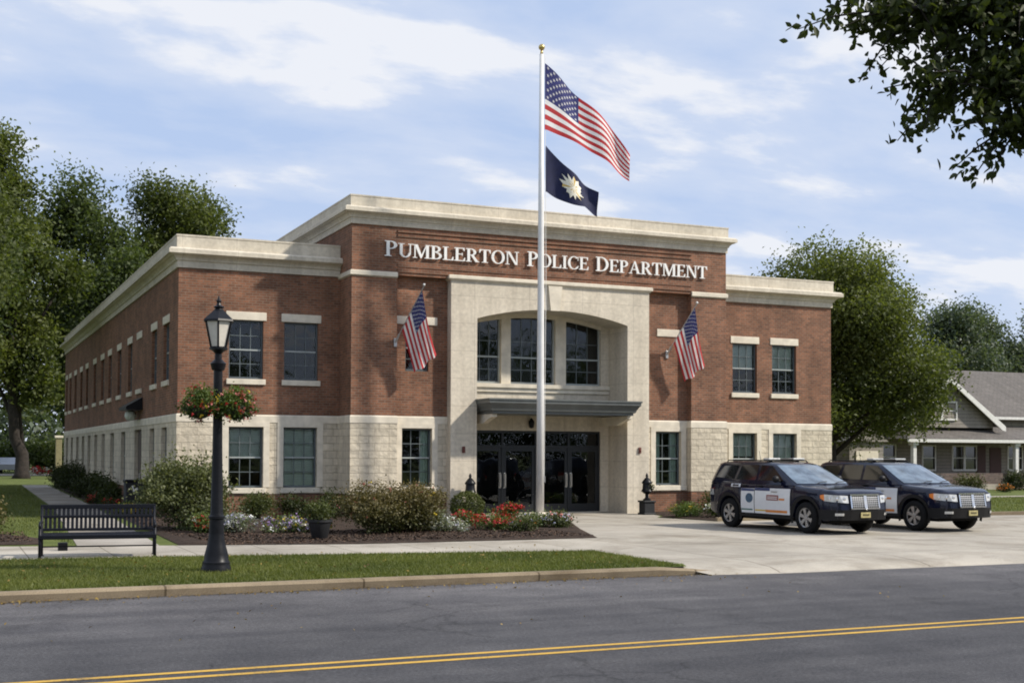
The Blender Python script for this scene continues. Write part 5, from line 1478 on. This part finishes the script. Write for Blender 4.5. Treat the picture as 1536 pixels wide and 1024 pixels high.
    mb = MB(); nstrip(-.43, .43, C_(.645), C_(.985), .022, mb, 10); g_ = mb.build('grille', M['rimdark'], r_)
    mb = MB()
    for z0, z1 in ((.630, .662), (.960, 1.0)): nstrip(-.46, .46, C_(z0), C_(z1), .040, mb, 10)
    for s0, s1 in ((-.46, -.425), (.425, .46), (-.045, .045)): nstrip(s0, s1, C_(.662), C_(.960), .038, mb, 1)
    mb.build('grille_frame', M['chrome'], g_)
    mb = MB()
    for z in (.715, .765, .815, .865, .915): nstrip(-.42, .42, C_(z-.007), C_(z+.007), .030, mb, 8)
    for i in range(1, 6):
        for sg in (-1, 1): nstrip(sg*(.045+.38*i/6)-.006, sg*(.045+.38*i/6)+.006, C_(.665), C_(.955), .029, mb, 1)
    mb.build('grille_mesh', M['alum'], g_)
    mb = MB(); p0 = nose(0, .635, .05); mb.ball(p0, .035, .02, .035, 10); mb.build('badge', M['chrome'], g_, smooth=True)
    for sg in (-1, 1):
        mb = MB(); nstrip(sg*.52, sg*1.14, lambda k: .78+.05*k, lambda k: .96+.03*k, .020, mb, 8)
        mb.mi = 1; nstrip(sg*1.14, sg*1.26, lambda k: .83+.06*k, lambda k: .99-.02*k, .018, mb, 3)
        mb.mi = 2
        for s_ in (.62, .80, .96):
            c_ = nose(sg*s_, .885, .024); mb.ball(c_, .045, .015, .04, 10)
        mb.build('headlight', [M['lampclear'], M['amber'], M['chrome']], r_)
        mb = MB(); nstrip(sg*.66, sg*.86, C_(.475), C_(.535), .036, mb, 4); mb.build('fog_lamp', M['lampclear'], r_)
    mb = MB(); a_ = nose(-.17, .42, .045); c_ = nose(.17, .55, .045); mb.box(-.155, .155, a_[1]-.012, a_[1], .425, .555); pl_ = mb.build('license_plate', M['plate'], r_)
    mb = MB()
    for i in range(5): mb.box(-.10+.045*i, -.072+.045*i, a_[1]-.0145, a_[1]-.011, .465, .515)
    mb.build('plate_marks', M['carblack'], pl_)
    # light bar across the roof
    lb = MB(); lb.bevbox(-.60, .60, 2.78+O, 3.0+O, 1.80, 1.86, .02); lbo = lb.build('light_bar', M['carblack'], r_)
    for x0, x1, mt in ((-.61, -.22, 'lampclear'), (.22, .61, 'lampclear')):
        mb = MB(); mb.bevbox(x0, x1, 2.77+O, 3.01+O, 1.815, 1.868, .015); mb.build('lens', M[mt], lbo)
    for x in (-.45, .45):
        mb = MB(); mb.bevbox(x-.03, x+.03, 2.84+O, 2.94+O, 1.74, 1.805, .01); mb.build('foot', M['carblack'], lbo)
    mb = MB(); mb.tube([(0.2, 4.1+O, 1.75), (0.2, 4.1+O, 1.80)], [.03, .02], 8); mb.tube([(0.2, 4.1+O, 1.80), (0.2, 4.16+O, 2.05)], .006, 5); mb.build('antenna', M['carblack'], r_)
    # wheels
    for a in AX:
        for sx in (-1, 1):
            wl = empty('wheel', (sx*.865, a+O, WR), parent=r_)
            mb = MB(); mb.lathe([(.245, -.11), (.33, -.115), (.375, -.10), (.395, -.06), (.395, .06), (.375, .10), (.33, .115), (.245, .11)], 36, axis='x', caps=False); mb.build('tyre', M['tyre'], wl, smooth=True, angle=50)
            mb = MB(); mb.mi = 1; mb.lathe([(.25, -.02), (.25, .02)], 32, axis='x')
            mb.mi = 0
            N_ = 32; e = sx*.10
            for q in range(N_):
                a0, a1 = 2*math.pi*q/N_, 2*math.pi*(q+1)/N_
                mb.face([(e*xx, rr*math.cos(t_), rr*math.sin(t_)) for t_, rr, xx in ((a0, .262, 1), (a1, .262, 1), (a1, .222, .85), (a0, .222, .85))])
            for q in range(6):
                t_ = 2*math.pi*q/6 + .3
                dy_, dz_ = math.cos(t_), math.sin(t_); py, pz = -dz_, dy_
                for rr0, w0, rr1, w1, x0, x1 in ((.05, .030, .235, .052, .92, .98),):
                    mb.face([(e*x0, dy_*rr0+py*w0, dz_*rr0+pz*w0), (e*x1, dy_*rr1+py*w1, dz_*rr1+pz*w1), (e*x1, dy_*rr1-py*w1, dz_*rr1-pz*w1), (e*x0, dy_*rr0-py*w0, dz_*rr0-pz*w0)])
                    for sg in (-1, 1): mb.face([(e*x0, dy_*rr0+sg*py*w0, dz_*rr0+sg*pz*w0), (e*x1, dy_*rr1+sg*py*w1, dz_*rr1+sg*pz*w1), (e*.5, dy_*rr1+sg*py*w1, dz_*rr1+sg*pz*w1), (e*.5, dy_*rr0+sg*py*w0, dz_*rr0+sg*pz*w0)])
            mb.lathe([(.065, e*.80), (.065, e*.99), (.03, e*1.04)], 16, axis='x')
            mb.build('rim', [M['rim'], M['rimdark']], wl)
    # underside
    mb = MB(); mb.box(-.70, .70, .35+O, 4.75+O, .26, .42)
    for a in AX: mb.tube([(-.8, a+O, WR-.05), (.8, a+O, WR-.05)], .05, 8)
    mb.build('underbody', M['tyre'], r_)
    return r_
car = build_car()
car.location = (20.50, 27.50, 0.006); car.rotation_euler = (0, 0, R(4))
tag(car, 'nearer navy and white police car, left of the two, parked nose out', 'police car', 'police cars parked on the driveway')
car2 = copy_tree(car); car2.location = (23.88, 27.43, 0.006)
car2['label'] = 'farther navy and white police car, partly hidden behind the other one'

# ------------------------------------------------------------------ house on the right
h = empty('house', (53, 60, 0)); tag(h, 'grey brown house with gabled dormer and covered front porch', 'house')
HY = 58.6
def hp(mb, name, mats, parent=None, **kw): return part(mb, name, mats, parent or h, **kw)
mb = MB()
wins = [(47.6, 48.5, 1.2, 2.55), (49.9, 50.8, 1.2, 2.55), (52.9, 53.8, 1.15, 2.5), (55.2, 57.0, 1.15, 2.5), (59.6, 60.7, 1.15, 2.5)]
wall(mb, 'S', HY, 46.0, 70, 0.9, 3.6, wins, 0.12); wall(mb, 'W', 46.0, HY, 68, 0.9, 3.6); wall(mb, 'N', 68, 46, 70, 0, 3.6)
wall(mb, 'E', 70, HY, 68, 0, 3.6)
hp(mb, 'wall', M['siding'])
mb = MB(); wall(mb, 'S', HY-.02, 46.0, 70, 0, .9); wall(mb, 'W', 45.98, HY, 68, 0, .9); hp(mb, 'base_wall', M['housestone'])
# main roof: ridge parallel to the street
mb = MB()
RX0, RX1 = 53.2, 71
mb.face([(RX0, HY-.5, 4.30), (RX1, HY-.5, 4.30), (RX1, 64.0, 7.55), (RX0, 64.0, 7.55)]); mb.face([(RX0, 64.0, 7.55), (RX1, 64.0, 7.55), (RX1, 69, 4.3), (RX0, 69, 4.3)])
mb.face([(45.2, HY-.5, 3.6), (RX0+3.5, HY-.5, 3.6), (RX0+3.5, 63.3, 6.6), (45.2, 63.3, 6.6)]); mb.face([(45.2, 63.3, 6.6), (RX0+3.5, 63.3, 6.6), (RX0+3.5, 68.6, 3.6), (45.2, 68.6, 3.6)])
hp(mb, 'roof', M['shingle'])
mb = MB(); wall(mb, 'S', HY+.1, 57.2, 70, 3.6, 4.35); mb.face([(RX1-.3, HY, 3.6), (RX1-.3, 68, 3.6), (RX1-.3, 64, 7.5)]); hp(mb, 'upper_wall', M['siding'])
mb = MB(); mb.box(57.4, RX1+.05, HY-.56, HY-.46, 4.16, 4.32); hp(mb, 'fascia', M['housetrim'])
# gabled dormer
GX, GZ, GY = 53.5, 6.45, 57.4
mb = MB(); mb.face([(49.7, GY, 3.6), (57.2, GY, 3.6), (57.2, GY, 3.95), (GX, GY, GZ-.1), (49.7, GY, 3.95)]); mb.face([(57.2, GY, 3.0), (57.2, HY+1, 3.0), (57.2, HY+1, 4.0), (57.2, GY, 4.0)]); hp(mb, 'gable', M['siding'])
mb = MB()
for sg in (-1, 1):
    mb.face([(GX, GY-.45, GZ+.05), (GX+sg*4.15, GY-.45, 3.72), (GX+sg*4.15, 61.5, 3.72), (GX, 63.5, GZ+.05)])
hp(mb, 'gable_roof', M['shingle'])
for sg in (-1, 1):
    mb = MB(); mb.prism([(GX, GZ+.06), (GX+sg*4.2, 3.70), (GX+sg*4.2, 3.42), (GX+sg*3.95, 3.46), (GX, GZ-.22)], GY-.52, GY-.44); hp(mb, 'barge_board', M['housetrim'])
def hwin(x0, x1, z0, z1, y, n_=1, cols=1):
    mb = MB(); t_ = .09
    mb.box(x0-.08, x0, y-.05, y+.05, z0-.08, z1+.08); mb.box(x1, x1+.08, y-.05, y+.05, z0-.08, z1+.08); mb.box(x0, x1, y-.05, y+.05, z1, z1+.08); mb.box(x0, x1, y-.07, y+.05, z0-.1, z0)
    for k in range(1, n_): xm = x0+(x1-x0)*k/n_; mb.box(xm-.07, xm+.07, y-.04, y+.06, z0, z1)
    zm = (z0+z1)/2; mb.box(x0, x1, y-.02, y+.06, zm-.025, zm+.025)
    f_ = hp(mb, 'window', M['housetrim'])
    g = MB(); g.face([(x0, y+.04, z0), (x1, y+.04, z0), (x1, y+.04, z1), (x0, y+.04, z1)]); go = g.build('pane', M['carglass']); go.parent = f_
for q in wins: hwin(q[0], q[1], q[2], q[3], HY, 2 if q[1]-q[0] > 1.2 else 1)
hwin(52.2, 54.3, 4.12, 5.05, GY-.02, 2)
mb = MB(); mb.box(57.05, 57.75, HY-.05, HY+.02, .95, 2.55); hp(mb, 'shutter', M['maroon'])
mb = MB(); mb.box(58.1, 59.0, HY-.05, HY+.02, .35, 2.45); hp(mb, 'door', M['maroon'])
# porch
PY = 56.3
mb = MB(); mb.face([(49.6, PY-.25, 2.92), (72, PY-.25, 2.92), (72, HY-.1, 3.75), (51.0, HY-.1, 3.75)]); mb.face([(49.6, PY-.25, 2.92), (51.0, HY-.1, 3.75), (49.6, HY, 2.92)]); hp(mb, 'porch_roof', M['shingle'])
mb = MB(); mb.box(49.55, 72, PY-.30, PY-.2, 2.72, 2.90); hp(mb, 'porch_fascia', M['housetrim'])
for x in (50.2, 57.9, 64.5):
    mb = MB(); mb.bevbox(x-.12, x+.12, PY-.08, PY+.16, .95, 2.75, .02); mb.bevbox(x-.2, x+.2, PY-.16, PY+.24, 2.55, 2.74, .02); mb.bevbox(x-.17, x+.17, PY-.13, PY+.21, .9, 1.02, .02); hp(mb, 'porch_column', M['housetrim'])
    mb = MB(); mb.bevbox(x-.28, x+.28, PY-.24, PY+.32, 0, .9, .02); hp(mb, 'porch_pier', M['housestone'])
mb = MB(); mb.box(49.8, 71, PY-.1, HY, 0, .32); hp(mb, 'porch_floor', M['walk'])
mb = MB(); mb.box(49.8, 56.8, PY-.05, PY+.10, .32, .95); hp(mb, 'porch_wall', M['housestone'])
mb = MB(); mb.box(44.6, 46.9, 55.0, 58.4, 0, 2.7); mb.prism([(44.4, 2.7), (47.1, 2.7), (45.75, 3.7)], 54.8, 58.5); hp(mb, 'garage_wing', M['siding'])
mb = MB(); mb.box(45.0, 46.5, 54.93, 55.0, .05, 2.2); hp(mb, 'garage_door', M['trim'])

hs = 'shrubs in front of the house'
for i, (x, y, rx, rz, mt, lab) in enumerate([(53.2, 55.3, 1.0, .55, 'box', 'yellowish round bush in front of the house porch'), (50.2, 55.4, .8, .5, 'shade', 'dark bush left of the yellowish round bush by the porch'), (56.0, 54.6, .75, .6, 'shade', 'dark bush beside the white porch column'), (57.6, 54.2, .7, .55, 'rust', 'reddish bush at the right edge, near the porch column'), (59.2, 54.4, .8, .7, 'box', 'tall yellow-green bush cut by the right edge')]):
    shrub('house_shrub', lab, (x, y, 0), rx, rx, rz, 1500, .12, L[mt], 120+i, hs)
flowers('orange flowering clump on the lawn edge before the house', (52.6, 52.0, 0), .45, .45, .22, [(P['orange'], 24, .08)], 130, L['shade'])

# ------------------------------------------------------------------ trees
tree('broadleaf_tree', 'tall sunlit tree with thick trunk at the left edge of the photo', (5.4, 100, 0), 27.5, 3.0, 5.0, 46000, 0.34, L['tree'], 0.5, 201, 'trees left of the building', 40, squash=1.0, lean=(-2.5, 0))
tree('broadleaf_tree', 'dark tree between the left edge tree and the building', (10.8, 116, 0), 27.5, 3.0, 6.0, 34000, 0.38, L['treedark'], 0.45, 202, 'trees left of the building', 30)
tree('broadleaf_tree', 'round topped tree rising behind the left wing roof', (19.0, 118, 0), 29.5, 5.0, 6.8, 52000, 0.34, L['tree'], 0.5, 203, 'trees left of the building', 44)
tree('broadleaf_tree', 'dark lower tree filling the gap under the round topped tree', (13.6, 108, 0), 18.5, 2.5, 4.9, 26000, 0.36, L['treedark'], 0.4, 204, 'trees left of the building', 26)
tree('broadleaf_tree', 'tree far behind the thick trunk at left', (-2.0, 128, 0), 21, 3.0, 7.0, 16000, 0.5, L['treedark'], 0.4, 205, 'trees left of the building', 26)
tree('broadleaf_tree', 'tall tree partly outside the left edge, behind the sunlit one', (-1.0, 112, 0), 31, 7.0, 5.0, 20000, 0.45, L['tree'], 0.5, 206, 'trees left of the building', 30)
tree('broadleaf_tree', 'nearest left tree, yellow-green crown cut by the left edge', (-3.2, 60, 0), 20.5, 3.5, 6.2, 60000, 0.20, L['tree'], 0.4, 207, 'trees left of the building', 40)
tree('broadleaf_tree', 'added tree nearest the bench, blocking sky light from the side wall', (-4.6, 43, 0), 14.5, 3.2, 5.6, 30000, 0.22, L['tree'], 0.36, 208, 'trees left of the building', 34)  # added to block sky light from the side wall and left lawn
tree('broadleaf_tree', 'added deep green tree behind the yellow-green one, blocking sky light from the side wall', (-2.6, 77, 0), 21, 3.5, 6.6, 40000, 0.26, L['treedark'], 0.4, 209, 'trees left of the building', 36)  # added behind the others for more shade on the side wall
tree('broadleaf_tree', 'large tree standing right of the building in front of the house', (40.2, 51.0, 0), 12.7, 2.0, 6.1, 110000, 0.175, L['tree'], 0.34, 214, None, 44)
tree('broadleaf_tree', 'small tree top just showing over the right wing roof', (37.0, 62.0, 0), 12.0, 3.0, 3.0, 14000, 0.22, L['treedark'], 0.25, 212, None, 18)
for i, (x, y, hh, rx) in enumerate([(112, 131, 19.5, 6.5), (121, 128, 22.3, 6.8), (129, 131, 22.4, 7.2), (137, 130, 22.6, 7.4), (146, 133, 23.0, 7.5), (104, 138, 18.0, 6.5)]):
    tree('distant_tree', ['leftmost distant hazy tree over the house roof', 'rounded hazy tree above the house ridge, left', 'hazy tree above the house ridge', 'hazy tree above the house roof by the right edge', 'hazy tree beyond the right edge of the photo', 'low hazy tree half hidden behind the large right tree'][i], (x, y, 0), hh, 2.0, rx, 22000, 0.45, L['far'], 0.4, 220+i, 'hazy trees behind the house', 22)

# near tree whose leafy branches hang into the upper right corner
nt_ = empty('overhanging_tree', (9.3, 4.3, 0)); tag(nt_, 'near tree with dark leafy branches hanging into the upper right corner', 'tree')
def rel(p): return (p[0]-9.3, p[1]-4.3, p[2])
fwv, rtv, upv = np.array(fw), np.array(r2), np.array(u2)
rng = np.random.default_rng(303)
mb = MB()
mb.tube([rel(p) for p in ((9.3, 4.3, -.1), (9.28, 4.32, 1.5), (9.1, 4.5, 3.2), (8.7, 4.8, 4.6), (8.3, 5.1, 6.2))], [.24, .19, .16, .12, .06], 12)
# boughs (world space), each with its own twigs
boughs = [[(8.7, 4.75, 4.45), (7.7, 5.5, 4.98), (6.8, 6.0, 5.02), (6.0, 6.3, 4.84)], [(8.95, 4.6, 3.9), (8.0, 5.3, 4.55), (7.1, 5.85, 4.68), (6.1, 6.2, 4.52)], [(9.05, 4.5, 3.6), (8.3, 5.1, 4.35), (7.5, 5.55, 4.5), (6.7, 5.9, 4.27)],
          [(8.9, 4.65, 4.0), (7.6, 5.6, 4.78), (6.4, 6.2, 4.92), (5.42, 6.42, 4.80)],
          [(9.0, 4.6, 3.7), (7.8, 5.4, 4.45), (6.6, 6.0, 4.50), (5.72, 6.25, 4.30)],
          [(9.05, 4.55, 3.5), (8.0, 5.2, 4.25), (6.9, 5.8, 4.25), (6.12, 6.05, 4.02)],
          [(9.1, 4.5, 3.3), (8.2, 5.1, 4.02), (7.2, 5.6, 4.10), (6.5, 5.85, 3.86)],
          [(8.8, 4.75, 4.3), (7.7, 5.7, 5.25), (6.6, 6.4, 5.35), (5.7, 6.7, 5.22)],
          [(8.6, 4.9, 4.9), (8.0, 5.6, 5.8), (7.2, 6.0, 6.1), (6.4, 6.2, 6.0)],
          [(8.6, 4.9, 5.2), (8.9, 4.2, 6.3), (9.0, 3.4, 6.8)], [(8.8, 4.6, 4.6), (9.8, 4.3, 5.6), (10.7, 4.1, 6.0)]]
lp_, lt_ = [], []
for bi_, bg_ in enumerate(boughs):
    mb.tube([rel(p) for p in bg_], [.065, .045, .028, .010][:len(bg_)], 7)
    pts = np.array(bg_)
    nn_ = 84
    for j in range(nn_):
        f_ = 0.30 + 0.70*(j+rng.random())/nn_
        s_ = f_*(len(pts)-1); i0 = min(int(s_), len(pts)-2)
        a0 = pts[i0] + (pts[i0+1]-pts[i0])*(s_-i0)
        d = rng.normal(size=3)*np.array([.6, .5, .42]) + np.array([-.28, .12, -.16]); d /= np.linalg.norm(d)
        ln = rng.uniform(.18, .55)*(1.0 if f_ > .35 else .7)
        tip = a0 + d*ln + np.array([0, 0, -.10*ln])
        mb.tube([rel(a0), rel(a0 + d*ln*.55), rel(tip)], [.009, .006, .003], 4, caps=False)
        nl = int(22 + ln*40)
        g_ = rng.uniform(.12, 1.05, nl)[:, None]
        q = a0 + (tip-a0)*g_ + rng.normal(size=(nl, 3))*.042
        lp_.append(q); lt_.append(.25 + .5*rng.random(nl))
lp_ = np.vstack(lp_) - np.array([9.3, 4.3, 0]); lt_ = np.concatenate(lt_)
leaves_mesh('crown', lp_, .066*rng.uniform(.65, 1.3, len(lp_)), lt_, L['near'], nt_, up=.15, aspect=.62, seed=303, shape='oval')
mb.build('trunk', M['bark'], nt_, smooth=True)

# wood across the street, behind the viewer: it is what the windows mirror
rng = np.random.default_rng(404)
lobes = [(x, -34 + rng.normal()*3, rng.uniform(4, 11), rng.uniform(3, 5), 3.5, rng.uniform(3, 5)) for x in range(-30, 120, 5)] + [(x, -30 + rng.normal()*2, rng.uniform(1.5, 4), 4, 3, 3) for x in range(-30, 120, 6)]
p, t_ = clumps(lobes, 60000, rng, .7, 10, .4)
tag(leaves_mesh('woodland', p, .5*rng.uniform(.7, 1.3, len(p)), t_, L['treedark'], seed=9), 'far-off wood across the street', 'woodland', kind='stuff')

rng = np.random.default_rng(405)
lobes = [(x, 160 + rng.normal()*4, rng.uniform(2, 8), 5, 4, rng.uniform(3, 5)) for x in range(-60, 26, 4)]
p, t_ = clumps(lobes, 16000, rng, .9, 10, .3)
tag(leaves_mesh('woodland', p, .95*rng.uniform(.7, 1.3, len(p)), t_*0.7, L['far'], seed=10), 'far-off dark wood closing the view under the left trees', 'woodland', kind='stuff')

# far left: parked car, hedge and marker post glimpsed under the trees
fc = empty('parked_car', (5.6, 124, 0), R(80)); tag(fc, 'pale grey car parked far away under the trees at left', 'car')
mb = MB(); mb.prism([(-2.1, .35), (2.1, .35), (2.15, .8), (1.2, .95), (.7, 1.42), (-1.2, 1.45), (-1.9, .98), (-2.15, .85)], -.85, .85); mb.build('body', M['carsilver'], fc)
mb = MB(); mb.prism([(1.1, .98), (.66, 1.36), (-1.15, 1.38), (-1.7, 1.0)], -.86, .86); mb.build('window', M['carglass'], fc)
for x in (-1.35, 1.35):
    for y in (-.8, .8):
        mb = MB(); mb.lathe([(.2, -.1), (.32, -.1), (.32, .1), (.2, .1)], 16, (x, y, .32), axis='y'); mb.build('wheel', M['tyre'], fc)
mp_ = empty('marker_post', (8.0, 100.5, 0)); tag(mp_, 'ochre post standing far off beside the end of the side wall', 'post')
mb = MB(); mb.bevbox(-.22, .22, -.22, .22, .0, 3.0, .03); mb.build('shaft', M['yellowpaint'], mp_)
mb = MB(); mb.bevbox(-.30, .30, -.30, .30, 3.0, 3.18, .03); mb.build('cap', M['trim'], mp_)
hd = 'hedge shrubs under the far left trees'
for i, (x, lab) in enumerate([(-4, 'dark hedge bush at the far left edge under the trees'), (1.5, 'dark hedge bush far left, behind the grey car'), (12, 'dark hedge bush beside the end of the side wall, far away'), (7.6, 'dark hedge bush behind the ochre post')]):
    shrub('hedge', lab, (x, 134, 0), 4.2, 1.8, 1.7, 3000, .4, L['treedark'], 150+i, hd)
flowers('far clump of red and white flowers on the sunlit lawn', (7.8, 114, 0), 1.0, .6, .35, [(P['red'], 26, .2), (P['white'], 20, .2)], 160, n=500, group='far flower clumps')
